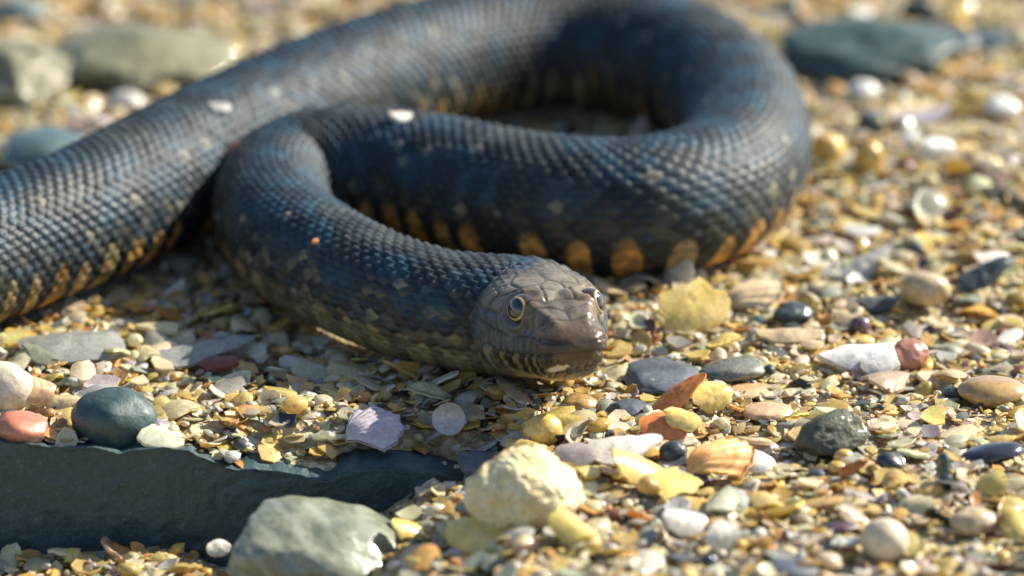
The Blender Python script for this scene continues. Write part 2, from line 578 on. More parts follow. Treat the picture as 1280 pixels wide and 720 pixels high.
# --- colours of the skin
def c3(*v): return np.array(v, float)
r1 = _hash(cid_u * 2 + 5000, cid_v + 500, cid_u * 0 + 3, 11)
r2 = _hash(cid_u * 2 + 5000, cid_v + 500, cid_u * 0 + 9, 12)
su = cid_u * LS                                            # position of the scale along the body
sd = np.degrees(np.abs(cid_v * (2 * np.pi * 0.70 / NROW)))
per = 0.72
jit = 0.18 * vnoise(np.stack([S2 / 1.7, S2 * 0, S2 * 0 + np.sign(PH) * 3.3], -1), 31)
bar = 0.5 - 0.5 * np.sin(2 * np.pi * (su / per))
barc = 0.5 + 0.5 * np.sin(2 * np.pi * (S2 / per + jit))
chk = np.sin(2 * np.pi * (su / 1.84 + jit)) * np.where(np.mod(np.floor((sd + 16) / 33), 2) == 0, 1, -1)
base = c3(.008, .027, .044)[None, None] * (0.45 + 1.1 * r1[..., None])
bro = smooth(0.0, 0.6, vnoise(np.stack([su * 0.9, np.radians(sd) * 1.6 * np.sign(cid_v), su * 0], -1), 41))[..., None] * 0.6
base = base * (1 - bro) + c3(.030, .029, .020) * (0.5 + 0.9 * r1[..., None]) * bro
dark = c3(.005, .009, .014)
m = smooth(-0.1, 0.45, chk)[..., None] * 0.85
col = base * (1 - m) + dark * m
olive = c3(.11, .092, .045)
mo = (smooth(62, 90, sd) * smooth(0.45, 0.8, bar) * (0.15 + 0.35 * r2))[..., None]
col = col * (1 - mo) + olive * mo
mk = (smooth(74, 96, sd) * smooth(0.5, 0.25, bar) * 0.8)[..., None]
col = col * (1 - mk) + c3(.010, .012, .015) * mk
pale = ((r2 > 0.975) & (sd > 25))[..., None] * 0.55
col = col * (1 - pale) + c3(.26, .24, .17) * pale
kl = (keel * 0.35)[..., None]
col = col * (1 + kl)
# belly edge: orange and tan blocks between black ones
edge_noise = vnoise(np.stack([S2 * 1.3, PH * 2, PH * 0], -1), 77)
sk = np.floor(S2 / 0.36)
sr = _hash(sk + 900, np.sign(PH) + 5, sk * 0 + 2, 66)
px_ = np.mod(S2 / 0.72, 1.0)
sk = np.floor(S2 / 0.72)
sr = _hash(sk + 900, np.sign(PH) + 5, sk * 0 + 2, 66)
s2 = _hash(sk + 77, np.sign(PH) + 9, sk * 0 + 4, 67)
s3 = _hash(sk + 31, np.sign(PH) + 3, sk * 0 + 6, 68)
wid = 0.46 + 0.24 * s2
on = np.where((sr < 0.10) | (px_ > wid), 0.0, 1.0)
fx = px_ / wid
rnd_ = np.clip(1 - np.abs(fx - 0.5) * 2, 0, 1)
vb = on * smooth(0.0, 0.12, rnd_)
warm = (smooth(94, 110, PD) * (0.5 + 0.5 * sr))[..., None]
S_LO, S_HI = arc[min(len(arc) - 1, 6 * 40)], arc[min(len(arc) - 1, 10 * 40)]
warm = warm * (1 - 0.8 * smooth(S_LO - 2, S_LO + 2, S2) * smooth(S_HI, S_HI - 3, S2))[..., None]
oc = c3(.15, .115, .05) * (1 - warm) + c3(.70, .35, .08) * warm
crm = (smooth(.62, .9, s3) * .7)[..., None]
oc = oc * (1 - crm) + c3(.36, .30, .16) * crm
brk = (smooth(.25, .55, fbm(np.stack([S2 * 5, PH * 7, PH * 0 + 3], -1), 3, 58)) * .45)[..., None]
oc = oc * (1 - brk)
oc = oc * (0.75 + 0.5 * fbm(np.stack([S2 * 3, PH * 5, PH * 0], -1), 3, 55))[..., None]
vc = c3(.008, .009, .011) * (1 - vb[..., None]) + oc * vb[..., None]
vfade = smooth(146, 158, PD)[..., None]
vc = vc * (1 - vfade) + c3(.012, .012, .013) * vfade
vm = smooth(93, 97, PD + 1 + 6 * edge_noise - 26 * on * (1 - np.sqrt(np.clip(1 - (1 - rnd_) ** 2, 0, 1))) - 16 * (sr - .40))[..., None]
col = col * (1 - vm) + vc * vm
# neck: paler flecked flanks
nk = smooth(HEAD_L + 10, HEAD_L + 5, D2) * (1 - hm)
fl = (nk * (r2 > 0.80) * smooth(40, 80, PD) * (0.35 + 0.65 * smooth(.02, .05, Hs)))[..., None] * 0.42
col = col * (1 - fl) + c3(.24, .22, .12) * fl
bel = (nk * smooth(90, 104, PD))[..., None] * (0.55 + 0.4 * on[..., None])
spk = (r2 > 0.55)[..., None] * (1 - smooth(104, 116, PD))[..., None]
col = col * (1 - bel) + (c3(.22, .185, .095) * (1 - spk * .75)) * bel
seam = np.maximum(smooth(0.009, 0.026, Hs), vent)[..., None]
col = col * (0.22 + 0.78 * seam)
rim_ = (smooth(0.046, 0.075, Hs) * (1 - vent) * (0.25 + 0.55 * r2))[..., None]
col = col * (1 - rim_) + (c3(.024, .046, .064) * (1 - bro) + c3(.065, .058, .038) * bro) * rim_
# head
D2, zz = DW / HS, ZW / HS
hc_top = c3(.150, .128, .096)
hc_side = c3(.070, .084, .088)
hc_nose = c3(.070, .046, .030)
tmix = smooth(0.25, 0.6, zz / np.maximum((ha[:, None] / HS), 1e-3))[..., None]
hc = hc_side * (1 - tmix) + hc_top * tmix
nm = smooth(0.95, 0.15, D2)[..., None]
hc = hc * (1 - nm * 0.8) + hc_nose * nm * 0.8
hn = fbm(np.stack([D2 * 2.2, YN * 2.2, zz * 2.2], -1), 4, 21)
hc = hc * (1 + 0.38 * hn)[..., None]
brw = (np.exp(-(((ay - 0.52) / 0.15) ** 2 + ((D2 - 1.05) / 0.5) ** 2)) * (cs > 0))[..., None]
hc = hc * (1 - 0.5 * brw) + c3(.20, .135, .075) * 0.5 * brw
hc = hc * (1 - 0.62 * np.maximum(groove, lipg)[..., None])
orb = np.exp(-((ed - 0.30) / 0.05) ** 2)[..., None]
hc = hc * (1 - 0.4 * orb) + c3(.12, .09, .06) * 0.4 * orb
# lower lip: barred yellow and near black, pale chin
barl = 0.5 + 0.5 * np.sin(2 * np.pi * (D2 / 0.34 + 0.15) + 1.6 * hn + 3 * zz)
ll = c3(.20, .135, .05) * smooth(.45, .9, barl)[..., None] + c3(.018, .016, .014) * (1 - smooth(.45, .9, barl)[..., None])
chin = c3(.42, .31, .13)
cm = smooth(-0.60, -0.76, zz)[..., None]
ll = ll * (1 - cm) + chin * cm
bm_ = (np.where(below, 1.0, 0.0) * smooth(2.5, 2.1, D2))[..., None]
hc = hc * (1 - bm_) + ll * bm_
frn = (smooth(.60, .40, D2) * bm_[..., 0])[..., None]
hc = hc * (1 - frn * .8) + c3(.045, .034, .022) * frn * .8
patch = 0.95 * smooth(.2, .5, np.exp(-(((zz + 0.43 + 0.25 * (YN - .3)) / 0.07) ** 2 + ((YN - 0.30) / 0.17) ** 2)) * smooth(.7, .5, D2))[..., None]
hc = hc * (1 - patch) + c3(.56, .50, .37) * patch
jaw = smooth(1.75, 2.1, D2)[..., None] * smooth(0.0, -0.4, zz)[..., None]
st = smooth(0.25, 0.75, np.sin(D2 * 13 + zz * 7 + 1.2 * hn))[..., None]
hc = hc * (1 - jaw * 0.75) + (c3(.30, .25, .13) * st + c3(.055, .055, .05) * (1 - st)) * jaw * 0.75
hc = hc * (1 - eye_pit[..., None] * 0.8)
D2, zz = DW, ZW
col = col * (1 - hm[..., None]) + hc * hm[..., None]
col = np.clip(col, 0.003, 0.9)
wet = np.clip(hm * (0.55 + 0.45 * smooth(1.3 * HS, 0.4 * HS, D2)), 0, 1)

V = pos.reshape(-1, 3)
i = (np.arange(nr - 1)[:, None] * NA + np.arange(NA)[None])
k = (np.arange(nr - 1)[:, None] * NA + (np.arange(NA)[None] + 1) % NA)
quads = np.stack([i, k, k + NA, i + NA], -1).reshape(-1, 4)
V = np.vstack([V, TIP[None], C_[:1]])
tipn, tailn = len(V) - 2, len(V) - 1
last = (nr - 1) * NA + np.arange(NA)
tris = np.concatenate([np.stack([last, np.roll(last, -1), np.full(NA, tipn)], -1), np.stack([np.roll(np.arange(NA), -1), np.arange(NA), np.full(NA, tailn)], -1)])
cc = np.hstack([np.vstack([col.reshape(-1, 3), col[-1, :1], col[0, :1]]), np.concatenate([wet.ravel(), [1, 0]])[:, None]])
a = NT('snake_skin')
atn = a.n('ShaderNodeAttribute', attribute_name='tint')
att = atn.outputs['Color']
co = a.n('ShaderNodeTexCoord').outputs['Object']
n1 = a.noise(1.1, 6, 0.7, co)
n2 = a.noise(14, 4, 0.6, co)
dust = a.ramp(n1.outputs['Fac'], [(0.52, (0, 0, 0)), (0.78, (0.11, 0.11, 0.11))])
c = a.mix(att, (0.16, 0.15, 0.125), dust)
c = a.mix(c, a.ramp(n2.outputs['Fac'], [(0.3, (0.75, 0.75, 0.75)), (0.7, (1.15, 1.15, 1.15))]), 0.8, 'MULTIPLY')
a.l(c, a.b.inputs['Base Color'])
rg = a.ramp(n1.outputs['Fac'], [(0.3, (0.48,) * 3), (0.75, (0.66,) * 3)])
a.l(a.mix(rg, (0.25, 0.25, 0.25), atn.outputs['Alpha']), a.b.inputs['Roughness'])
a.set(Coat_Weight=0.0)
a.b.inputs['Specular IOR Level'].default_value = 0.36
a.bump(n2.outputs['Fac'], 0.32, 0.025)
M_SKIN = a.m
snake = bpy.data.objects.new('snake', None)
COL.objects.link(snake)
snake.location = (float(NAPE[0]), float(NAPE[1]), 0.0)
snake.empty_display_size = 1.0
tag(snake, 'dark slate blue snake with keeled scales and orange belly blocks coiled on the shell beach', 'snake')
o = obj('body', mesh_np('snake_body', V - np.array(snake.location), [quads, tris], True, cc), M_SKIN, snake)


def cap_mesh(name, r, a0, a1, n=40, m=8, bulge=0.0):
    """spherical zone round +X between the angles a0 and a1"""
    th = np.linspace(a0, a1, m)
    ph = np.arange(n) / n * 2 * np.pi
    rr = r * (1 + bulge * np.sin(np.linspace(0, np.pi, m)))
    X = (rr * np.cos(th))[:, None] * np.ones(n)[None]
    Y = (rr * np.sin(th))[:, None] * np.cos(ph)[None]
    Z = (rr * np.sin(th))[:, None] * np.sin(ph)[None]
    i = np.arange(m - 1)[:, None] * n + np.arange(n)[None]
    k = np.arange(m - 1)[:, None] * n + (np.arange(n)[None] + 1) % n
    return mesh_np(name, np.stack([X, Y, Z], -1).reshape(-1, 3), np.stack([i, i + n, k + n, k], -1).reshape(-1, 4))


def flat_mat(name, c, rough, coat=0.0):
    a = NT(name)
    co = a.n('ShaderNodeTexCoord').outputs['Object']
    n = a.noise(20, 3, 0.6, co)
    a.l(a.mix(c, a.ramp(n.outputs['Fac'], [(0.3, (0.7,) * 3), (0.7, (1.2,) * 3)]), 0.7, 'MULTIPLY'), a.b.inputs['Base Color'])
    a.set(Roughness=rough, Coat_Weight=coat, Coat_Roughness=0.03)
    return a.m


M_EYE = flat_mat('eye_dark', (0.035, 0.028, 0.02), 0.2, 0.6)
M_IRIS = flat_mat('iris_gold', (0.42, 0.30, 0.13), 0.3, 0.6)
M_PUPIL = flat_mat('pupil_black', (0.008, 0.012, 0.018), 0.1, 1.0)
hs = np.cross(HD, [0, 0, 1.0]); hs /= np.linalg.norm(hs)
hu = np.cross(hs, HD)
ball = cap_mesh('eye_ball', EYE_R * HS, 0.001, math.pi * 0.75, 40, 14)
iris = cap_mesh('eye_iris', EYE_R * HS + 0.006, rad(38), rad(47.5), 40, 5, 0.012)
pup = cap_mesh('eye_pupil', EYE_R * HS + 0.004, 0.001, rad(38.5), 40, 6)
for s in (1, -1):
    ctr = TIP - HD * EYE_D * HS + hs * s * EYE_Y * HS + hu * (EYE_Z + 0.02) * HS
    ax = hs * s * 0.80 + HD * 0.54 + hu * 0.24
    q = Vector(ax).to_track_quat('X', 'Z')
    e = obj('eye', ball, M_EYE, snake, Vector(ctr) - snake.location, q.to_euler())
    obj('iris', iris, M_IRIS, e)
    obj('pupil', pup, M_PUPIL, e)

# ------------------------------------------------------------------ stones, shells
TAKEN = []        # (x, y, radius) footprints


def place(px, py, sink, foot):
    p = at(px, py)
    TAKEN.append((p[0], p[1], foot))
    return p


def rock_mesh(name, hx, hy, hz, seed, sub=4, lump=0.18, freq=1.1, ang=0.0, flat=0.0, fine=0.03, bumps=None):
    """ang: how far the stone is cut by random planes; flat: flattens the top"""
    V, T = ico(sub)
    V = V.copy()
    rs = np.random.default_rng(seed)
    if ang > 0:
        d = np.full(len(V), 1.0)
        for _ in range(11):
            n = rs.normal(size=3)
            n /= np.linalg.norm(n)
            c = rs.uniform(0.62, 0.92)
            dt = V @ n
            d = np.where(dt > 1e-3, np.minimum(d, c / np.maximum(dt, 1e-3)), d)
        V = V * (1 + ang * (d - 1))[:, None]
    if flat > 0:
        V[:, 2] = np.where(V[:, 2] > 1 - flat, 1 - flat + 0.25 * (V[:, 2] - 1 + flat), V[:, 2])
    N = V / np.linalg.norm(V, axis=1)[:, None]
    V = V + N * (lump * fbm(V * freq + seed * 3.1, 3, seed))[:, None]
    if fine:
        V = V + N * (fine * fbm(V * 6 + seed, 3, seed + 9))[:, None]
    if bumps:
        W_ = V + 0.10 * np.stack([vnoise(V * 3 + 7, 1), vnoise(V * 3 + 19, 2), vnoise(V * 3 + 31, 3)], -1)
        am = 0.55 + 0.6 * vnoise(V * 2.1 + seed, seed + 2)
        V = V + N * (am * bumps[0] * (0.6 - worley(W_ * bumps[1] + seed, seed)) + 0.55 * bumps[0] * (0.6 - worley(W_ * bumps[1] * 2.3, seed + 4)) + 0.25 * bumps[0] * fbm(V * 16, 2, 3))[:, None]
    return mesh_np(name, V * np.array([hx, hy, hz]), T)


def rock(name, label, cat, px, py, wpx, hpx, mat, dep=None, sink=0.25, rot=(0, 0, 0), seed=None, **kw):
    """px, py: middle of the stone in the photo; wpx, hpx: its size there"""
    seed = seed if seed is not None else int(px * 7 + py)
    p0 = at(px, py + hpx * 0.32)
    k = cmpp(p0)
    hx = wpx * k / 2
    hy = hx * 0.8 if dep is None else dep / 2
    # visible height = vertical part + top seen at the camera's pitch
    hz = max(0.25 * hpx * k, math.sqrt(max((hpx * k / 2) ** 2 - (hy * 0.36) ** 2, 0.0)) / 0.93)
    me = rock_mesh(name, hx, hy, hz, seed, **kw)
    c = at(px, py, float(p0[2]) + hz * (1 - 2 * sink) * 0.9)
    TAKEN.append((c[0], c[1], hx * 0.9))
    o = obj(name, me, mat, None, c, rot)
    return tag(o, label, cat)


def valve_mesh(name, L, Wd, depth, ribs=0, spread=0.8, thick=0.05, seed=0, n=56, m=18, rib_h=0.05, rings=0.012, jag=0.0):
    """one valve of a fan shell: hinge at -Y, margin at +Y, bowl opening downwards (convex up)"""
    rs = np.random.default_rng(seed)
    t = np.linspace(0.03, 1, m)[:, None]
    a = np.linspace(-1, 1, n)[None]
    ang = a * spread * math.pi / 2 * 1.1
    ry = (1 - 0.12 * np.abs(a) ** 2) * (1 + jag * vnoise(np.stack([a * 5 + seed, a * 0, a * 0], -1), seed))
    X = Wd * t * np.sin(ang) * ry
    Y = L * (t * np.cos(ang) * ry - 0.5)
    Z = depth * (1 - t ** 2 * 0.95) * (1 - 0.75 * a ** 2) ** 0.5 * (0.35 + 0.65 * np.minimum(1, t * 3))
    if ribs:
        Z = Z + rib_h * t * (np.cos(a * math.pi * ribs) * 0.5 + 0.5)
    Z = Z + rings * np.sin(t * 34) * t
    top = np.stack([X + 0 * t, Y, Z], -1).reshape(-1, 3)
    bot = top - np.array([0, 0, thick])
    V = np.vstack([top, bot])
    N = m * n
    i = (np.arange(m - 1)[:, None] * n + np.arange(n - 1)[None]).ravel()
    q1 = np.stack([i, i + n, i + n + 1, i + 1], -1)[:, ::-1]
    q2 = q1[:, ::-1] + N
    ring = np.concatenate([np.arange(n), np.arange(1, m) * n + n - 1, (m - 1) * n + np.arange(n - 2, -1, -1), np.arange(m - 2, 0, -1) * n])
    nx_ = np.roll(ring, -1)
    q3 = np.stack([ring, nx_, nx_ + N, ring + N], -1)
    return mesh_np(name, V, np.concatenate([q1, q2, q3]))


def shard_mesh(name, L, Wd, curve, thick, seed, n=26, m=5, jag=0.25, pointed=0.0):
    """a curved broken plate of shell"""
    rs = np.random.default_rng(seed)
    a = np.arange(n) / n * 2 * np.pi
    cr_ = np.abs(np.cos((a + seed) * rs.integers(3, 6) / 2)) * 0.9
    rr = 1 + 1.2 * jag * (0.45 - cr_) * rs.uniform(.2, .7) + jag * vnoise(np.stack([np.cos(a) * 1.6 + seed, np.sin(a) * 1.6, a * 0], -1), seed) + 0.4 * jag * vnoise(np.stack([np.cos(a) * 4, np.sin(a) * 4 + seed, a * 0], -1), seed + 3)
    t = np.linspace(0.0, 1, m + 1)[1:, None]
    X = t * rr[None] * np.cos(a)[None] * L / 2
    Y = t * rr[None] * np.sin(a)[None] * Wd / 2 * (1 - pointed * np.cos(a)[None])
    Z = curve * (1 - (2 * Y / Wd) ** 2 * 0.9 - (2 * X / L) ** 2 * 0.15) + 0.018 * L * np.sin(9 * np.hypot(X / L + 0.6, Y / L) * math.pi) * 0.5 + 0.03 * L * vnoise(np.stack([X / L * 4, Y / L * 4, X * 0 + seed], -1), seed)
    top = np.vstack([[[0, 0, curve]], np.stack([X, Y, Z], -1).reshape(-1, 3)])
    N = len(top)
    V = np.vstack([top, top - [0, 0, thick]])
    j = np.arange(n)
    jn = (j + 1) % n
    fan = np.stack([0 * j, 1 + j, 1 + jn], -1)
    qs = []
    for r in range(m - 1):
        qs.append(np.stack([1 + r * n + j, 1 + (r + 1) * n + j, 1 + (r + 1) * n + jn, 1 + r * n + jn], -1))
    q = np.concatenate(qs)
    e = 1 + (m - 1) * n
    rim = np.stack([e + j, e + j + N, e + jn + N, e + jn], -1)
    me = mesh_np(name, V, [fan, fan[:, ::-1] + N, np.concatenate([q, q[:, ::-1] + N, rim])])
    me.set_sharp_from_angle(angle=rad(38))
    return me


def lay(name, label, cat, me, mat, px, py, lift=0.08, rot=(0, 0, 0), foot=0.5, color=None, group=None):
    p = at(px, py)
    c = at(px, py, float(p[2]) + lift)
    TAKEN.append((c[0], c[1], foot))
    o = obj(name, me, mat, None, c, rot)
    if color is not None:
        o.color = (*color, 1)
    return tag(o, label, cat, group)


M = {}
M['slate'] = mat_stone('wet_slate', (.022, .050, .056), (.042, .080, .086), 1.3, 0.55, 0.1, speck=(.12, .115, .09), speck_amt=0.66, bump=0.8)
M['green'] = mat_stone('green_stone', (.12, .14, .095), (.23, .245, .175), 1.1, 0.4, 0.5, veins=((.25, .27, .21), 0.6), speck=(.36, .35, .27), speck_amt=.74, bump=0.3)
M['crust'] = mat_stone('yellow_crust', (.66, .50, .20), (.86, .79, .54), 1.9, 0.75, 0.1, bump=1.0, speck=(.45, .38, .22), speck_amt=.6)
M['teal'] = mat_stone('teal_stone', (.045, .085, .085), (.085, .13, .125), 0.8, 0.38, 0.35, bump=0.2)
M['teal_dark'] = mat_stone('dark_teal_stone', (.018, .030, .032), (.040, .056, .056), 1.4, 0.4, 0.4, speck=(.10, .12, .10), bump=0.35)
M['bluegrey'] = mat_stone('blue_grey_stone', (.055, .068, .082), (.11, .125, .14), 1.3, 0.5, 0.25, bump=0.4)
M['greygreen'] = mat_stone('grey_green_stone', (.09, .10, .08), (.20, .205, .165), 1.6, 0.4, 0.4, speck=(.32, .3, .22), bump=0.35)
M['mossy'] = mat_stone('mossy_rock', (.030, .036, .026), (.085, .088, .050), 2.2, 0.6, 0.25, speck=(.17, .16, .09), speck_amt=.6, bump=0.9)
M['salmon'] = mat_stone('salmon_stone', (.42, .13, .075), (.55, .22, .13), 1.5, 0.4, 0.4, bump=0.2, sss=0.1)
M['redbrown'] = mat_stone('red_brown_stone', (.26, .10, .065), (.40, .18, .12), 1.5, 0.35, 0.5, bump=0.2)
M['cream'] = mat_stone('cream_stone', (.50, .42, .29), (.66, .58, .44), 1.5, 0.45, 0.3, bump=0.25, sss=0.1)
M['white'] = mat_stone('white_stone', (.62, .60, .55), (.78, .76, .72), 1.5, 0.4, 0.4, bump=0.2, sss=0.1)
M['amber'] = mat_stone('amber_stone', (.34, .20, .065), (.48, .31, .12), 1.1, 0.22, 0.8, bump=0.1, sss=0.15)
M['yellow'] = mat_stone('yellow_stone', (.52, .33, .07), (.66, .47, .14), 1.5, 0.3, 0.6, bump=0.15, sss=0.15)
M['peach'] = mat_stone('peach_stone', (.50, .29, .14), (.62, .42, .24), 1.3, 0.35, 0.5, bump=0.2, sss=0.1)
M['black'] = mat_stone('black_glossy', (.012, .012, .018), (.028, .027, .036), 1.5, 0.15, 1.0, bump=0.1)
M['purple'] = mat_stone('purple_stone', (.06, .035, .045), (.12, .07, .085), 1.5, 0.4, 0.4, bump=0.2)
M['olive'] = mat_stone('olive_rock', (.085, .085, .042), (.18, .17, .095), 0.7, 0.6, 0.2, speck=(.36, .33, .22), bump=0.7)
M['tealpeb'] = mat_stone('teal_pebble', (.022, .050, .050), (.048, .082, .078), 1.6, 0.5, 0.2, speck=(.12, .15, .13), speck_amt=.70, bump=0.4)
M['shellwhite'] = mat_stone('shell_white', (.66, .58, .47), (.80, .76, .68), 2.0, 0.28, 0.6, bump=0.15, sss=0.15)
M['shellgrey'] = mat_stone('shell_grey', (.32, .30, .28), (.48, .46, .42), 2.0, 0.35, 0.5, bump=0.2)
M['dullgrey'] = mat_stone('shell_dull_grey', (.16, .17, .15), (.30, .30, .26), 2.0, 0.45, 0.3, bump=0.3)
M['lilac'] = mat_stone('shell_lilac', (.36, .31, .34), (.50, .44, .46), 2.0, 0.35, 0.4, bump=0.2)
M['scallop'] = mat_stone('shell_orange', (.60, .27, .07), (.72, .42, .16), 1.6, 0.4, 0.35, bump=0.2, sss=0.12)
M['orange'] = mat_stone('shell_burnt_orange', (.50, .16, .035), (.62, .26, .06), 1.6, 0.3, 0.5, bump=0.15, sss=0.15)
M['shellyellow'] = mat_stone('shell_yellow', (.62, .43, .10), (.74, .58, .22), 1.6, 0.25, 0.6, bump=0.15, sss=0.2)
M['tan'] = mat_stone('shell_tan', (.42, .30, .16), (.56, .44, .27), 1.8, 0.35, 0.4, bump=0.25)
M['twig'] = mat_stone('twig_bark', (.10, .065, .04), (.20, .14, .09), 2.5, 0.7, 0.1, bump=0.7)

# --- the slate slab standing in front
def slab():
    prof = [(-420, 548), (-200, 553), (0, 554), (40, 557), (62, 561), (110, 563), (155, 568), (205, 562), (235, 566), (262, 577), (285, 588), (318, 589), (350, 590), (385, 596), (410, 600), (428, 592), (445, 587), (500, 588), (545, 594), (575, 603), (592, 616), (600, 640)]
    y0 = -9.15
    pts = []
    for px, py in prof:
        d = FWD * F + np.array([1, 0, 0]) * (px - 640.0) - UPV * (py - 360.0)
        t = (y0 - CAM[1]) / d[1]
        q = CAM + d * t
        pts.append((q[0], q[2]))
    pts = np.array(pts)
    nxs = 330
    xs = np.linspace(pts[0, 0], pts[-1, 0], nxs)
    top = np.interp(xs, pts[:, 0], pts[:, 1])
    top = top + 0.025 * vnoise(np.stack([xs * 2.2, xs * 0, xs * 0], -1), 3) + 0.02 * vnoise(np.stack([xs * 6.5, xs * 0, xs * 0], -1), 4)
    bot = np.full(nxs, -2.9)
    rows = []
    nf = 46
    for v in np.linspace(0, 1, nf):                          # front face, bottom to top
        z = bot + (top - 0.05 - bot) * v
        y = y0 + 0.22 * (1 - v) * -0.5 + 0.0 * xs
        rows.append(np.stack([xs, y, z], -1))
    rows.append(np.stack([xs, y0 + 0.05 + 0 * xs, top], -1))
    for q in (0.08, 0.16, 0.3, 0.45, 0.6, 0.75, 0.9):
        dz = (0.10 * q - 0.02) * smooth(-6.5, -5.0, xs) - 0.12 * q * smooth(-5.0, -6.5, xs) + 0.05 * vnoise(np.stack([xs * 0.8, xs * 0 + 2 * q, xs * 0], -1), 8)
        rows.append(np.stack([xs, y0 + q + 0 * xs, top + dz], -1))
    rows.append(np.stack([xs, y0 + 1.0 + 0 * xs, top * 0 - 2.6], -1))
    G = np.array(rows)
    P = G.reshape(-1, 3)
    n = 0.025 * fbm(P * np.array([0.8, 0.8, 0.9]), 4, 6) + 0.016 * fbm(P * np.array([5, 5, 6]), 3, 7)
    # conchoidal steps on the face
    ste = 0.018 * np.floor(2.2 * (fbm(P * np.array([.5, .5, .6]), 3, 19) + 1))
    fr = np.repeat((np.arange(len(rows)) < nf)[:, None], nxs, 1).ravel()
    P[:, 1] -= np.where(fr, n + ste - 0.1, 0)
    P[:, 2] += np.where(fr, 0, 0.5 * n)
    m, nn = len(rows), nxs
    i = (np.arange(m - 1)[:, None] * nn + np.arange(nn - 1)[None]).ravel()
    q = np.stack([i, i + 1, i + nn + 1, i + nn], -1)
    ends = [np.arange(m) * nn, (np.arange(m) * nn + nn - 1)[::-1]]
    c0 = P.mean(0) * np.array([1, 1, 0])
    org = np.array([-6.5, y0 + 0.7, -1.9])
    me = mesh_np('slate_slab', P - org, [q, ends[0][None, ::-1], ends[1][None, ::-1]], True)
    o = obj('slate_slab', me, M['slate'], None, org)
    tag(o, 'long dark teal slate slab with a chipped upper edge standing in the shell grit', 'stone')


slab()
TAKEN.append((-2.0, -9.0, 0.3))

rock('boulder', 'smooth grey green stone with pale veins in front of the slate slab', 'stone', 402, 712, 278, 160, M['green'], dep=3.4, sink=0.18, rot=(0.1, 0.24, 0.35), seed=5, sub=6, lump=0.10, ang=0.8, freq=1.2, fine=0.02)
rock('encrusted_stone', 'bumpy pale yellow crusted stone at the end of the slate slab', 'stone', 656, 616, 142, 106, M['crust'], dep=1.9, sink=0.28, rot=(0, 0, 0.4), seed=8, sub=6, lump=0.12, ang=0.12, fine=0.02, bumps=(0.10, 5.0))
rock('pebble', 'dark teal domed pebble with a pale spot beside the slate slab', 'pebble', 145, 526, 112, 84, M['tealpeb'], sink=0.3, seed=3, lump=0.1, flat=0.1, ang=0.3, fine=0.012)
rock('pebble', 'salmon red pebble behind the slate slab beside the dark teal pebble', 'pebble', 28, 536, 74, 48, M['salmon'], sink=0.15, rot=(0, 0.1, 0), seed=14, lump=0.1, ang=0.45, fine=0.008)
rock('pebble', 'large cream pebble above the salmon pebble at the frame edge', 'pebble', 4, 487, 84, 72, M['cream'], sink=0.2, lump=0.1, fine=0.01)
rock('stone', 'flat blue grey stone beside the tip of the snake head', 'stone', 826, 470, 100, 46, M['bluegrey'], dep=2.4, sink=0.3, lump=0.12, ang=0.6, flat=0.2)
rock('stone', 'small blue grey stone below the burnt orange shell sliver', 'stone', 790, 512, 62, 26, M['bluegrey'], sink=0.3, lump=0.12, ang=0.6)
rock('pebble', 'long speckled grey green pebble beyond the burnt orange shell sliver', 'pebble', 917, 462, 82, 32, M['greygreen'], dep=1.0, sink=0.1, rot=(0, -0.12, 0.15), lump=0.1)
rock('pebble', 'red brown pebble touching the white shell splinter', 'pebble', 1137, 445, 50, 44, M['redbrown'], sink=0.15, lump=0.1, ang=0.4)
rock('pebble', 'dark teal pebble pointed on top beyond the flat tan shell', 'pebble', 988, 392, 52, 34, M['teal_dark'], sink=0.2, lump=0.16, ang=0.4)
rock('pebble', 'small dark purple brown pebble above a yellow grain', 'pebble', 1076, 408, 28, 26, M['purple'], sink=0.1, lump=0.08)
rock('pebble', 'small rounded yellow pebble under the dark purple pebble', 'pebble', 1077, 425, 34, 15, M['yellow'], sink=0.2, lump=0.06)
rock('pebble', 'large glossy amber pebble near the frame edge beyond the mossy rock', 'pebble', 1240, 489, 86, 42, M['amber'], sink=0.2, lump=0.06, fine=0.004)
rock('stone', 'dark teal chip against the large glossy amber pebble', 'stone', 1192, 492, 30, 24, M['teal_dark'], sink=0.2, ang=0.7)
rock('rock', 'angular dark mossy rock lying on the bright shell grit', 'stone', 1040, 545, 98, 62, M['mossy'], dep=1.2, sink=0.14, rot=(0, -0.32, 0.2), seed=23, sub=5, lump=0.14, ang=0.9, bumps=(0.05, 3.0))
rock('pebble', 'small dark green pebble beside the angular mossy rock', 'pebble', 1112, 579, 40, 28, M['teal_dark'], sink=0.15, lump=0.12, ang=0.4)
rock('pebble', 'long glossy black pebble with a sun glint near the dark stump', 'pebble', 1240, 567, 84, 26, M['black'], dep=0.7, sink=0.1, rot=(0, -0.14, 0.1), lump=0.08, fine=0.004)
rock('pebble', 'glossy speckled dark pebble beside the orange ribbed shell', 'pebble', 842, 567, 38, 32, M['teal_dark'], sink=0.12, lump=0.05, fine=0.006)
rock('pebble', 'long flat peach pebble between the mossy rock and the grey green pebble', 'pebble', 958, 515, 66, 25, M['peach'], sink=0.2, lump=0.08)
rock('pebble', 'thin orange pebble lying under the grey green pebble', 'pebble', 942, 488, 64, 16, M['peach'], sink=0.2, lump=0.08, rot=(0, 0.03, 0.1))
rock('pebble', 'round milky cream pebble in the lowest shell grit', 'pebble', 1105, 676, 62, 56, M['cream'], sink=0.15, lump=0.05, fine=0.006)
rock('stone', 'tan rounded stone beside the round milky pebble', 'stone', 1216, 652, 60, 36, M['tan'], sink=0.2, lump=0.1, ang=0.3)
rock('pebble', 'translucent honey pebble below the flat blue grey stone', 'pebble', 676, 538, 56, 46, M['yellow'], sink=0.2, lump=0.12, ang=0.3)
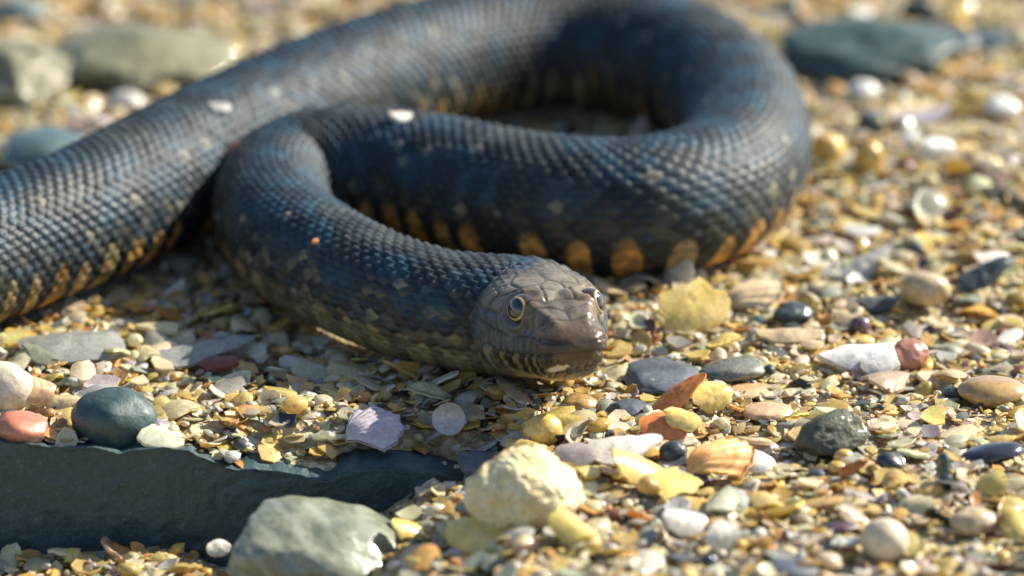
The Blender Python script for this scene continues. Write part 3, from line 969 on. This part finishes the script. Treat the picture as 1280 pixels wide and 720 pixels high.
rock('pebble', 'low amber pebble under the snake chin', 'pebble', 724, 505, 50, 28, M['amber'], sink=0.2, lump=0.1, ang=0.3)
rock('pebble', 'round yellow pebble touching the lower side of the mossy rock', 'pebble', 1055, 571, 26, 20, M['yellow'], sink=0.12, lump=0.05)
rock('pebble', 'smaller round yellow pebble one step further below the mossy rock', 'pebble', 1046, 585, 24, 18, M['yellow'], sink=0.12, lump=0.05)
rock('pebble', 'dark grey pebble low in the grit below the yellow pebbles', 'pebble', 1024, 592, 26, 12, M['bluegrey'], sink=0.2)
rock('pebble', 'dark slate pebble half sunk below the lilac grey chips', 'pebble', 985, 712, 70, 28, M['bluegrey'], sink=0.25)
rock('pebble', 'blackish small pebble at the lower edge of the grit', 'pebble', 886, 701, 24, 16, M['black'], sink=0.2)
rock('pebble', 'purple blue pebble lying in the bright lower grit', 'pebble', 1053, 658, 40, 16, M['purple'], sink=0.2)
# behind and beside the coil
rock('rock', 'long teal grey rock lying behind the bend of the snake', 'stone', 1080, 68, 250, 92, M['tealpeb'], dep=3.2, sink=0.25, seed=43, lump=0.2, ang=0.6, sub=5, bumps=(0.05, 2.5))
rock('rock', 'dark rock beyond the end of the long teal rock', 'stone', 1170, 52, 130, 58, M['teal_dark'], dep=2.5, sink=0.2, ang=0.5)
rock('rock', 'dark grey rock farthest out near the frame corner', 'stone', 1236, 50, 90, 42, M['teal_dark'], dep=2.0, sink=0.25, ang=0.5)
rock('pebble', 'small dark pebble behind the long teal rock', 'pebble', 985, 14, 46, 30, M['teal_dark'], sink=0.2)
rock('pebble', 'dark upright pebble behind the long teal rock end', 'pebble', 1150, 14, 46, 34, M['teal_dark'], sink=0.2)
rock('rock', 'smooth teal stone half hidden behind the tail end of the snake', 'stone', 55, 192, 118, 76, M['teal'], dep=2.6, sink=0.2, lump=0.08, seed=52)
rock('rock', 'broad olive crusted rock far behind the snake', 'stone', 172, 74, 230, 112, M['olive'], dep=5.0, sink=0.3, lump=0.2, ang=0.4, sub=5, bumps=(0.08, 2.2))
rock('rock', 'olive crusted rock at the frame edge behind the snake', 'stone', 30, 96, 130, 110, M['olive'], dep=4.0, sink=0.3, lump=0.2, ang=0.4, sub=5, bumps=(0.08, 2.2))
rock('pebble', 'pale teal pebble in the far frame corner', 'pebble', 20, 18, 70, 40, M['teal'], sink=0.2)
rock('pebble', 'pale grey round pebble in front of the broad olive rock', 'pebble', 190, 94, 42, 40, M['shellgrey'], sink=0.15, lump=0.06)
rock('pebble', 'pale grey pebble between the olive rock and the snake', 'pebble', 158, 128, 46, 30, M['shellgrey'], sink=0.15, lump=0.1)
rock('pebble', 'small pale pebble touching the far side of the snake', 'pebble', 238, 70, 34, 28, M['shellgrey'], sink=0.15)
rock('pebble', 'bright white pebble on the far yellow grit near the frame edge', 'pebble', 1252, 135, 44, 34, M['white'], sink=0.12, ang=0.5)
rock('pebble', 'white pebble close behind the bend of the snake', 'pebble', 1076, 116, 40, 30, M['white'], sink=0.12, ang=0.5)
rock('pebble', 'dark pebble among yellow grit behind the bend of the snake', 'pebble', 1088, 152, 36, 30, M['bluegrey'], sink=0.15)
rock('pebble', 'yellow round pebble against the outer bend of the snake', 'pebble', 1036, 188, 46, 40, M['yellow'], sink=0.15)
rock('pebble', 'tan yellow pebble standing beside the outer bend', 'pebble', 1086, 200, 36, 46, M['yellow'], sink=0.15)


# --- shells placed as in the photograph
def S(px, py, lift=0): return cmpp(at(px, py))


k = S(895, 575)
lay('scallop_shell', 'orange ribbed scallop shell lying face down beside a small pale oval shell', 'shell', valve_mesh('scallop_shell', 100 * k, 62 * k, 0.42, 8, 0.62, 0.06, 3, rib_h=0.07), M['scallop'], 898, 578, 0.28, (0.25, 0.05, rad(-52)), 0.55)
lay('oval_shell', 'small pale oval shell leaning on the orange scallop', 'shell', shard_mesh('oval_shell', 50 * k, 38 * k, 0.12, 0.05, 4, jag=0.08), M['shellwhite'], 944, 577, 0.24, (0.35, 0.3, rad(-20)), 0.3)
lay('mussel_shell', 'flat white shell with pink grey inside beside the yellow crusted stone', 'shell', shard_mesh('white_shell', 98 * k, 60 * k, 0.2, 0.06, 17, jag=0.12, pointed=0.35), M['shellwhite'], 780, 560, 0.2, (0.12, -0.08, rad(8)), 0.6)
lay('shell_fragment', 'upright yellow shell shard with a dark underside below the flat white shell', 'shell', shard_mesh('yellow_shard', 74 * k, 60 * k, 0.25, 0.05, 29, jag=0.3, pointed=0.3), M['shellyellow'], 792, 588, 0.25, (0.35, 0.45, rad(20)), 0.45)
lay('shell_fragment', 'flat broken yellow shell below the orange scallop', 'shell', shard_mesh('yellow_shard_b', 72 * k, 66 * k, 0.12, 0.05, 33, jag=0.3), M['shellyellow'], 846, 602, 0.18, (0.2, 0.1, 0.3), 0.45)
lay('shell_fragment', 'narrow burnt orange shell sliver tilted up beside the blue grey stone', 'shell', shard_mesh('orange_sliver', 82 * k, 30 * k, 0.12, 0.06, 35, jag=0.12, pointed=0.3), M['orange'], 848, 494, 0.35, (0.5, -0.55, rad(18)), 0.4)
lay('shell_fragment', 'brown orange broken shell under the burnt orange sliver', 'shell', shard_mesh('orange_plate', 62 * k, 50 * k, 0.22, 0.06, 37, jag=0.2), M['orange'], 830, 535, 0.22, (0.5, 0.1, rad(5)), 0.4)
lay('shell_fragment', 'bright yellow shell chip on the brown orange broken shell', 'shell', shard_mesh('yellow_chip', 44 * k, 30 * k, 0.1, 0.05, 39, jag=0.2), M['shellyellow'], 853, 524, 0.42, (0.5, 0.3, rad(-10)), 0.2)
lay('shell_fragment', 'olive yellow cupped shell under the grey green pebble', 'shell', shard_mesh('olive_cup', 56 * k, 44 * k, 0.25, 0.05, 43, jag=0.15), M['shellyellow'], 886, 498, 0.2, (0.9, 0.0, rad(25)), 0.3)
k = S(1080, 443)
lay('shell_splinter', 'thick white ridged shell splinter before the red brown pebble', 'shell', shard_mesh('white_splinter', 98 * k, 44 * k, 0.16, 0.16, 5, n=20, jag=0.22, pointed=-0.3), M['white'], 1078, 446, 0.26, (0.45, 0.0, rad(6)), 0.5)
lay('shell_fragment', 'small grey white shell below the thick white splinter', 'shell', shard_mesh('grey_white', 44 * k, 32 * k, 0.16, 0.06, 45, jag=0.15), M['shellgrey'], 1094, 460, 0.2, (0.3, 0, 0.2), 0.25)
k = S(865, 388)
lay('shell_fragment', 'large broken yellow shell beside the orange belly blocks of the snake', 'shell', shard_mesh('yellow_big', 84 * k, 76 * k, 0.3, 0.14, 50, n=20, jag=0.28), M['shellyellow'], 866, 388, 0.4, (0.8, -0.3, rad(24)), 0.7)
lay('fan_shell', 'tan ribbed fan shell beside the large broken yellow shell', 'shell', valve_mesh('tan_fan', 90 * k, 56 * k, 0.35, 7, 0.6, 0.06, 9, rib_h=0.07), M['tan'], 940, 373, 0.22, (0.3, 0.0, rad(-60)), 0.6)
lay('shell_fragment', 'long pale blue grey shell sliver between the coil and the snail shell', 'shell', shard_mesh('grey_sliver', 76 * k, 30 * k, 0.12, 0.05, 49, jag=0.12), M['shellgrey'], 1082, 332, 0.25, (0.4, -0.35, rad(30)), 0.4)
lay('shell_fragment', 'flat tan shell before the dark teal pointed pebble', 'shell', shard_mesh('tan_flat', 84 * k, 36 * k, 0.14, 0.06, 51, jag=0.1), M['tan'], 988, 420, 0.18, (0.1, 0, 0.05), 0.5)
lay('shell_fragment', 'pale oval chip resting over a dark wedge of shell', 'shell', shard_mesh('pale_oval', 46 * k, 34 * k, 0.14, 0.07, 53, jag=0.08), M['shellwhite'], 1240, 325, 0.35, (0.2, 0, 0.2), 0.3)
lay('shell_fragment', 'long dark green wedge of shell under the pale oval chip', 'shell', shard_mesh('dark_wedge', 86 * k, 30 * k, 0.14, 0.1, 55, jag=0.12, pointed=0.3), M['teal_dark'], 1232, 342, 0.3, (0.5, -0.3, rad(25)), 0.4)
k = S(460, 535)
lay('fan_shell', 'lilac pink fan shell half buried beyond the slate slab', 'shell', valve_mesh('lilac_fan', 78 * k, 60 * k, 0.3, 9, 0.62, 0.05, 11, rib_h=0.03, jag=0.06), M['lilac'], 466, 537, 0.12, (0.3, 0.2, rad(-62)), 0.55)
lay('limpet_shell', 'round grey limpet shell with a pale rim between lilac shell and crusted stone', 'shell', shard_mesh('limpet', 42 * k, 42 * k, -0.2, 0.07, 57, jag=0.05, m=8), M['shellgrey'], 562, 523, 0.3, (1.0, 0.1, 0.1), 0.3)
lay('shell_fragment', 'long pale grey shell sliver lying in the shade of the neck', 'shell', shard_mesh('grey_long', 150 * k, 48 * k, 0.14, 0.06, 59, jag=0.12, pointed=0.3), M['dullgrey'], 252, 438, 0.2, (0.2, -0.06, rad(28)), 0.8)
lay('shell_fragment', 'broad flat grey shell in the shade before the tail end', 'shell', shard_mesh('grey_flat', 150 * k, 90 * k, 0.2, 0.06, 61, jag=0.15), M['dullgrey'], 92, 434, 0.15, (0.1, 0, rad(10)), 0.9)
lay('shell_fragment', 'orange shell rim beside the large cream pebble', 'shell', shard_mesh('orange_rim', 50 * k, 40 * k, 0.2, 0.06, 63, jag=0.15), M['peach'], 46, 490, 0.25, (0.8, 0.3, 0.3), 0.3)
lay('shell_fragment', 'pale oval shell resting on grit against the slate slab face', 'shell', shard_mesh('pale_leaning', 30 * k, 22 * k, 0.08, 0.05, 65, jag=0.08), M['shellwhite'], 273, 685, 0.22, (0.9, 0, 0.2), 0.2)
lay('shell_fragment', 'bright yellow pointed shell chip beside the grey green stone', 'shell', shard_mesh('yellow_point', 40 * k, 32 * k, 0.12, 0.05, 67, jag=0.2, pointed=0.3), M['shellyellow'], 506, 662, 0.25, (0.5, 0.3, 0.4), 0.25)
lay('shell_fragment', 'translucent tan shell leaning on the grey green stone', 'shell', shard_mesh('tan_lean', 80 * k, 60 * k, 0.14, 0.05, 69, n=15, jag=0.45), M['tan'], 462, 686, 0.25, (0.5, -0.3, rad(15)), 0.5)
lay('shell_fragment', 'wide honey coloured shell plate in front of the crusted stone', 'shell', shard_mesh('honey_plate', 84 * k, 66 * k, 0.14, 0.05, 71, n=15, jag=0.45), M['shellyellow'], 606, 672, 0.22, (0.4, 0.1, rad(-15)), 0.5)
lay('shell_fragment', 'blue grey shell chip beneath the crusted stone', 'shell', shard_mesh('blue_chip', 50 * k, 40 * k, 0.2, 0.06, 73, jag=0.2), M['bluegrey'], 598, 582, 0.25, (0.7, 0, -0.4), 0.3)
lay('shell_fragment', 'lilac grey shell blade on the far yellow grit', 'shell', shard_mesh('lilac_blade', 84 * k, 40 * k, 0.15, 0.06, 75, jag=0.12, pointed=0.2), M['lilac'], 1152, 146, 0.3, (0.3, -0.1, 0.2), 0.5)
lay('shell_fragment', 'upright white shell with a red brown base on the far grit', 'shell', shard_mesh('white_red', 52 * k, 40 * k, 0.3, 0.1, 77, jag=0.15), M['white'], 1168, 188, 0.5, (1.2, 0.1, 0.2), 0.35)
lay('shell_fragment', 'pearly white shell bit with sun glints in the lower grit', 'shell', shard_mesh('pearly_a', 56 * k, 40 * k, 0.2, 0.05, 79, jag=0.15), M['shellwhite'], 852, 655, 0.25, (0.6, 0.2, 0.3), 0.3)
lay('shell_fragment', 'pearly rounded shell standing beside the pearly white bit', 'shell', shard_mesh('pearly_b', 40 * k, 36 * k, 0.22, 0.05, 81, jag=0.1), M['shellwhite'], 902, 670, 0.25, (0.9, -0.2, 0.3), 0.25)
# on the snake itself
def on_snake(label, px, py, z, me, mat, rot, name='shell_fragment'):
    o = obj(name, me, mat, None, at(px, py, z), rot)
    return tag(o, label, 'shell')


SKV = V
SKX, SKY, SKD = project(SKV)


def skin_at(px, py):
    m = np.flatnonzero((SKX - px) ** 2 + (SKY - py) ** 2 < 16)
    return SKV[m[np.argmin(SKD[m])]]


for lab, px, py, size, mt, rot in (
        ('tiny orange shell grain stuck on the flank of the neck', 395, 299, .16, 'orange', (1.2, .2, .3)),
        ('pale shell flake lying on the back of the middle strand', 503, 144, .42, 'shellwhite', (.1, .1, .2)),
        ('reddish crumb stuck on the bend of the neck', 286, 186, .30, 'redbrown', (.3, -.6, .3)),
        ('pale crumb stuck on the back of the tail strand', 278, 132, .40, 'shellgrey', (.3, .1, .3))):
    q = skin_at(px, py)
    d_ = (CAM - q) / np.linalg.norm(CAM - q)
    o = obj('shell_fragment', shard_mesh('stuck_grain', size * 1.3, size, size * .2, size * .25, int(px), n=12, m=3, jag=.2), M[mt], None, q + d_ * .03, rot)
    tag(o, lab, 'shell')
q = at(797, 128, 1.2)
lay('shell_fragment', 'pale pointed shell standing upright inside the coil', 'shell', shard_mesh('tooth', 1.15, .5, .12, .08, 91, jag=.1, pointed=.4), M['shellgrey'], 800, 172, .55, (rad(80), rad(-85), rad(10)), .3)
lay('shell_fragment', 'pale pointed shell leaning on the belly blocks of the middle strand', 'shell', shard_mesh('leaning', 0.9, .6, .12, .07, 93, jag=.15, pointed=.4), M['shellgrey'], 850, 342, .3, (rad(60), rad(-60), rad(10)), .3)


# snail shell with a broken hole
def snail(L):
    n, m = 150, 20
    t = np.linspace(0, 1, n)
    turns = 3.2
    a = t * turns * 2 * np.pi
    r = 0.04 + 0.96 * t ** 1.6
    cx, cy = 0.62 * r * np.cos(a), 0.62 * r * np.sin(a)
    cz = 0.75 * (1 - t ** 1.3)
    tr = 0.60 * r
    ph = np.arange(m) / m * 2 * np.pi
    X = cx[:, None] + tr[:, None] * np.cos(ph)[None] * np.cos(a)[:, None]
    Y = cy[:, None] + tr[:, None] * np.cos(ph)[None] * np.sin(a)[:, None]
    Z = cz[:, None] + tr[:, None] * np.sin(ph)[None]
    V = np.stack([X, Y, Z], -1).reshape(-1, 3) * L / 2.3
    i = np.arange(n - 1)[:, None] * m + np.arange(m)[None]
    kk = np.arange(n - 1)[:, None] * m + (np.arange(m)[None] + 1) % m
    return mesh_np('snail_shell', V, np.stack([i, i + m, kk + m, kk], -1).reshape(-1, 4))


k = S(1165, 370)
lay('snail_shell', 'worn cream snail shell with an open mouth on the grit beyond the white splinter', 'shell', snail(80 * k), M['tan'], 1160, 368, 0.3, (rad(28), rad(-25), rad(200)), 0.7)


def twig(label, pts, r0, r1, mat, name='twig', seed=1):
    C = catmull(np.array(pts), 14)
    n, m = len(C), 10
    T = np.gradient(C, axis=0)
    T /= np.linalg.norm(T, axis=1)[:, None]
    A = np.cross(T, [0.3, 0.2, 1.0])
    A /= np.linalg.norm(A, axis=1)[:, None]
    B = np.cross(T, A)
    rr = np.linspace(r0, r1, n) * (1 + 0.18 * vnoise(np.stack([np.arange(n) * 0.35, np.zeros(n), np.zeros(n)], -1), seed))
    ph = np.arange(m) / m * 2 * np.pi
    V = C[:, None] + rr[:, None, None] * (A[:, None] * np.cos(ph)[None, :, None] + B[:, None] * np.sin(ph)[None, :, None])
    V = V.reshape(-1, 3)
    i = np.arange(n - 1)[:, None] * m + np.arange(m)[None]
    kk = np.arange(n - 1)[:, None] * m + (np.arange(m)[None] + 1) % m
    org = C[n // 2]
    o = obj(name, mesh_np(name, V - org, [np.stack([i, kk, kk + m, i + m], -1).reshape(-1, 4), np.arange(m)[None, ::-1], ((n - 1) * m + np.arange(m))[None]]), mat, None, org)
    return tag(o, label, 'twig')


twig('thin brown twig lying across the far grit at the frame edge', [at(1208, 196, 0.5), at(1236, 222, 0.45), at(1262, 246, 0.5), at(1300, 268, 0.5)], 0.13, 0.17, M['twig'], seed=3)
p = at(1182, 612)
twig('short dark stump of twig standing in the grit beside the black pebble', [p + [0, 0, -0.1], p + [-0.01, 0.02, 0.25], p + [-0.04, 0.05, 0.55], p + [-0.05, 0.06, 0.72]], 0.15, 0.09, M['teal_dark'], seed=4)

# ------------------------------------------------------------------ loose grit
PAL = [  # weight, colour, name
    (0.27, (.79, .61, .23), 'yellow'), (0.08, (.74, .49, .15), 'honey'), (0.31, (.81, .71, .49), 'cream'), (0.14, (.82, .78, .69), 'white'),
    (0.08, (.46, .47, .38), 'grey'), (0.022, (.57, .52, .53), 'lilac grey'), (0.035, (.70, .38, .14), 'orange'), (0.02, (.13, .15, .15), 'dark grey'),
    (0.015, (.06, .09, .09), 'dark teal'), (0.010, (.30, .12, .08), 'red brown')]
PW = np.array([p[0] for p in PAL]); PW /= PW.sum()
PC = np.array([p[1] for p in PAL])
PN = [p[2] for p in PAL]


def flake_proto(seed, n=8, hi=False):
    rs = np.random.default_rng(seed)
    a = (np.arange(n) + rs.uniform(-.3, .3, n)) / n * 2 * np.pi
    rr = rs.uniform(0.68, 1.12, n)
    asp = rs.uniform(0.55, 0.95)
    cv = rs.uniform(0.08, 0.32)
    th = rs.uniform(0.06, 0.13)
    o_ = np.stack([rr * np.cos(a), rr * np.sin(a) * asp, -cv * rr ** 2 + 0 * a], -1)
    o_[:, 2] += rs.uniform(-.06, .06, n)
    m_ = o_ * np.array([.55, .55, .3])
    top = np.vstack([[[0, 0, 0]], m_, o_])
    N = len(top)
    bot = np.vstack([[[0, 0, -th]], o_ * np.array([.97, .97, 1]) - [0, 0, th]])
    j = np.arange(n); jn = (j + 1) % n
    T = [np.stack([0 * j, 1 + j, 1 + jn], -1), np.stack([1 + j, 1 + n + j, 1 + n + jn], -1), np.stack([1 + j, 1 + n + jn, 1 + jn], -1),
         np.stack([N + 0 * j, N + 1 + jn, N + 1 + j], -1), np.stack([1 + n + j, N + 1 + j, N + 1 + jn], -1), np.stack([1 + n + j, N + 1 + jn, 1 + n + jn], -1)]
    return np.vstack([top, bot]), np.concatenate(T)


def pebble_proto(seed, sub=1):
    V, T = ico(sub)
    rs = np.random.default_rng(seed)
    V = V * (1 + 0.22 * fbm(V * 0.9 + seed * 5.3, 2, seed))[:, None]
    V = V * np.array([1, rs.uniform(.6, .95), rs.uniform(.4, .75)])
    return V, T


FL = [flake_proto(100 + i, 7) for i in range(14)]
PB = [pebble_proto(200 + i) for i in range(10)]
PBh = [pebble_proto(200 + i, 3) for i in range(10)]
TK = np.array(TAKEN)
SPd = SPINE[::6]


def body_clear(x, y, f=0.35):
    ok = np.ones(len(x), bool)
    for s in SPd:
        ok &= (x - s[0]) ** 2 + (y - s[1]) ** 2 > (f * s[3]) ** 2
    return ok


def scatter(n, smin, smean, smax, seed, frac_pebble, lift, tilt, region=(-20, 20, -18.5, 34)):
    rs = np.random.default_rng(seed)
    x = rs.uniform(region[0], region[1], n)
    y = rs.uniform(region[2], region[3], n)
    half = 0.5 * 1280 / F * (y - CAM[1] + 3) + 4.5            # keep to what the lens can see, with a margin
    keep = np.abs(x) < half
    x, y = x[keep], y[keep]
    keep = body_clear(x, y)
    x, y = x[keep], y[keep]
    # slab body
    keep = ~((x < -0.3) & (y > -9.62) & (y < -8.75 + 0.2 * (x > -5.0)))
    x, y = x[keep], y[keep]
    s = np.clip(rs.lognormal(math.log(smean), 0.38, len(x)), smin, smax)
    keep = np.ones(len(x), bool)
    for (tx, ty, tr) in TK:
        keep &= (x - tx) ** 2 + (y - ty) ** 2 > (0.72 * tr + 0.1 * s) ** 2
    x, y, s = x[keep], y[keep], s[keep]
    m = len(x)
    peb = rs.uniform(size=m) < frac_pebble
    ci = rs.choice(len(PAL), size=m, p=PW)
    # small patches where one colour gathers
    z = terrain(x, y) + lift + 0.10 * rs.normal(size=m) * s
    rz = rs.uniform(0, 2 * np.pi, m)
    rx = rs.normal(0, tilt, m)
    ry = rs.normal(0, tilt, m)
    flip = (rs.uniform(size=m) < 0.3) & ~peb
    rx = np.where(flip, rx + np.pi, rx)
    s = np.where(peb, np.minimum(s * 0.72, 0.55), s)
    return dict(x=x, y=y, z=z, s=s / 2, peb=peb, ci=ci, rx=rx, ry=ry, rz=rz, k=rs.integers(0, 1000, m), v=rs.uniform(0.7, 1.2, m), h=rs.normal(0, 0.04, (m, 3)))


def colour_of(d, i):
    return np.clip(PC[d['ci'][i]] * d['v'][i][..., None] + d['h'][i] * PC[d['ci'][i]], 0.01, 0.85)


def rots(rx, ry, rz):
    cx, sx, cy, sy, cz, sz = np.cos(rx), np.sin(rx), np.cos(ry), np.sin(ry), np.cos(rz), np.sin(rz)
    R = np.empty((len(rx), 3, 3))
    R[:, 0, 0] = cy * cz; R[:, 0, 1] = cz * sx * sy - cx * sz; R[:, 0, 2] = sx * sz + cx * cz * sy
    R[:, 1, 0] = cy * sz; R[:, 1, 1] = cx * cz + sx * sy * sz; R[:, 1, 2] = cx * sy * sz - cz * sx
    R[:, 2, 0] = -sy; R[:, 2, 1] = cy * sx; R[:, 2, 2] = cx * cy
    return R


def bake(name, label, d, idx, kind_peb, protos, smooth_shade):
    sel = np.array([i for i in idx if d['peb'][i] == kind_peb], int)
    Vs, Ts, Cs, base_ = [], [], [], 0
    R = rots(d['rx'], d['ry'], d['rz'])
    for p, (PV, PT) in enumerate(protos):
        ii = sel[d['k'][sel] % len(protos) == p]
        if not len(ii):
            continue
        W = np.einsum('nij,vj->nvi', R[ii], PV) * d['s'][ii][:, None, None] + np.stack([d['x'][ii], d['y'][ii], d['z'][ii]], -1)[:, None]
        Vs.append(W.reshape(-1, 3))
        off = base_ + np.arange(len(ii)) * len(PV)
        Ts.append((PT[None] + off[:, None, None]).reshape(-1, 3))
        base_ += len(ii) * len(PV)
        Cs.append(np.repeat(colour_of(d, ii), len(PV), 0))
    me = mesh_np(name, np.vstack(Vs), np.concatenate(Ts), smooth_shade, np.vstack(Cs))
    if not kind_peb and smooth_shade:
        me.set_sharp_from_angle(angle=rad(40))
    o = obj(name, me, M_GRIT)
    return tag(o, label, kind='stuff')


BIG = scatter(39500, 0.20, 0.40, 0.92, 31, 0.12, 0.04, 0.27)
TINY = scatter(29500, 0.10, 0.18, 0.3, 32, 0.3, 0.03, 0.5)

# the largest pieces in view become things of their own
P = np.stack([BIG['x'], BIG['y'], BIG['z']], -1)
sx_, sy_, dep_ = project(P)
bpx, bpy_, bdep = project(SPINE[::4, :3])
hid = np.zeros(len(P), bool)
for q in range(len(bpx)):
    r = SPINE[::4, 3][q] * F / bdep[q]
    hid |= ((sx_ - bpx[q]) ** 2 + (sy_ - bpy_[q]) ** 2 < r * r) & (dep_ > bdep[q] - 1)
inview = (sx_ > 8) & (sx_ < 1272) & (sy_ > 8) & (sy_ < 712) & ~hid
hid_slab = (sx_ < 600) & (sy_ > 556) & (sy_ < 690)
inview &= ~hid_slab
size_px = BIG['s'] * 2 * F / dep_
order = np.argsort(-np.where(inview, size_px, 0))
pick_f = [i for i in order if not BIG['peb'][i]][:290]
pick_p = [i for i in order if BIG['peb'][i]][:170]
picked = set(pick_f) | set(pick_p)
rest = [i for i in range(len(P)) if i not in picked]


import re
ANCH = []
for o in SC.objects:
    if o.parent is None and o.get('category') and o.name != 'snake':
        ph_ = re.split(r' (?:with|lying|beside|behind|in|at|above|below|beyond|touching|under|near|against|before|leaning|tilted|half|resting|on|standing|between|farthest|among|close|far|one|to|of|beneath|over) ', o['label'])[0]
        ANCH.append((np.array(o.location), ph_))
cnt_ = {}
for _, a_ in ANCH:
    cnt_[a_] = cnt_.get(a_, 0) + 1
ANCH = [(p_, a_) for p_, a_ in ANCH if cnt_[a_] == 1 and len(a_.split()) <= 6]
AP = np.array([p_ for p_, _ in ANCH])


def where(i):
    d = P[i] - AP
    j = int(np.argmin(d[:, 0] ** 2 + 1.6 * d[:, 1] ** 2))
    dx, dy = d[j][0], d[j][1]
    rel = 'beside' if abs(dx) > abs(dy) else ('just beyond' if dy > 0 else 'just in front of')
    return f'{rel} the {ANCH[j][1]}'


fl_mesh = {}
LOOSE = {}
for i in pick_f + pick_p:
    pb = bool(BIG['peb'][i])
    kk = int(BIG['k'][i]) % (10 if pb else 24)
    key = (pb, kk)
    if key not in fl_mesh:
        if pb:
            fl_mesh[key] = mesh_np('pebble_mesh', *PBh[kk])
        elif kk % 6 == 5:
            me = valve_mesh('valve_mesh', 1.9, 1.15, 0.45, 6 + kk % 4, 0.8, 0.1, kk, n=33, m=8, rib_h=0.035)
            fl_mesh[key] = me
        else:
            rs = np.random.default_rng(kk)
            fl_mesh[key] = shard_mesh('shard_mesh', 2.0, 2.0 * rs.uniform(.55, .95), rs.uniform(.15, .45), rs.uniform(.1, .18), 300 + kk, n=16, m=3, jag=0.2)
    nm = 'pebble' if pb else 'shell_fragment'
    o = obj(nm, fl_mesh[key], M_CHIP, None, P[i], (float(BIG['rx'][i]), float(BIG['ry'][i]), float(BIG['rz'][i])), (float(BIG['s'][i]),) * 3)
    o.color = (*colour_of(BIG, np.array([i]))[0], 1)
    kind_ = 'pebble' if pb else 'shell chip'
    cn = PN[BIG['ci'][i]]
    LOOSE.setdefault((kind_, cn, where(i)), []).append((float(BIG['s'][i]), o))
for (kind_, cn, wh), lst in LOOSE.items():
    lst.sort(key=lambda t: -t[0])
    cat_ = kind_.split()[0]
    for q, (_, o) in enumerate(lst):
        if len(lst) == 1:
            tag(o, f'loose {cn} {kind_} {wh}', cat_, f'loose {cn} {kind_}s in the grit')
        elif len(lst) <= 5:
            size_ = (('larger', 'smaller'), ('largest', 'middle sized', 'smallest'), ('largest', 'second largest', 'second smallest', 'smallest'),
                     ('largest', 'second largest', 'middle sized', 'second smallest', 'smallest'))[len(lst) - 2][q]
            tag(o, f'{size_} loose {cn} {kind_} {wh}', cat_, f'loose {cn} {kind_}s in the grit')
        else:
            tag(o, f'one of the loose {cn} {kind_}s {wh}', cat_, f'loose {cn} {kind_}s {wh}')

bake('shell_grit', 'loose broken shell chips covering the beach', BIG, rest, False, FL, True)
bake('gravel', 'small rounded pebbles mixed through the shell grit', BIG, rest, True, PB, True)
bake('fine_shell_sand', 'fine shell crumbs between the larger chips', TINY, range(len(TINY['x'])), False, [flake_proto(400 + i, 5) for i in range(6)], False)
bake('fine_gravel', 'fine rounded grains between the larger chips', TINY, range(len(TINY['x'])), True, PB[:5], True)
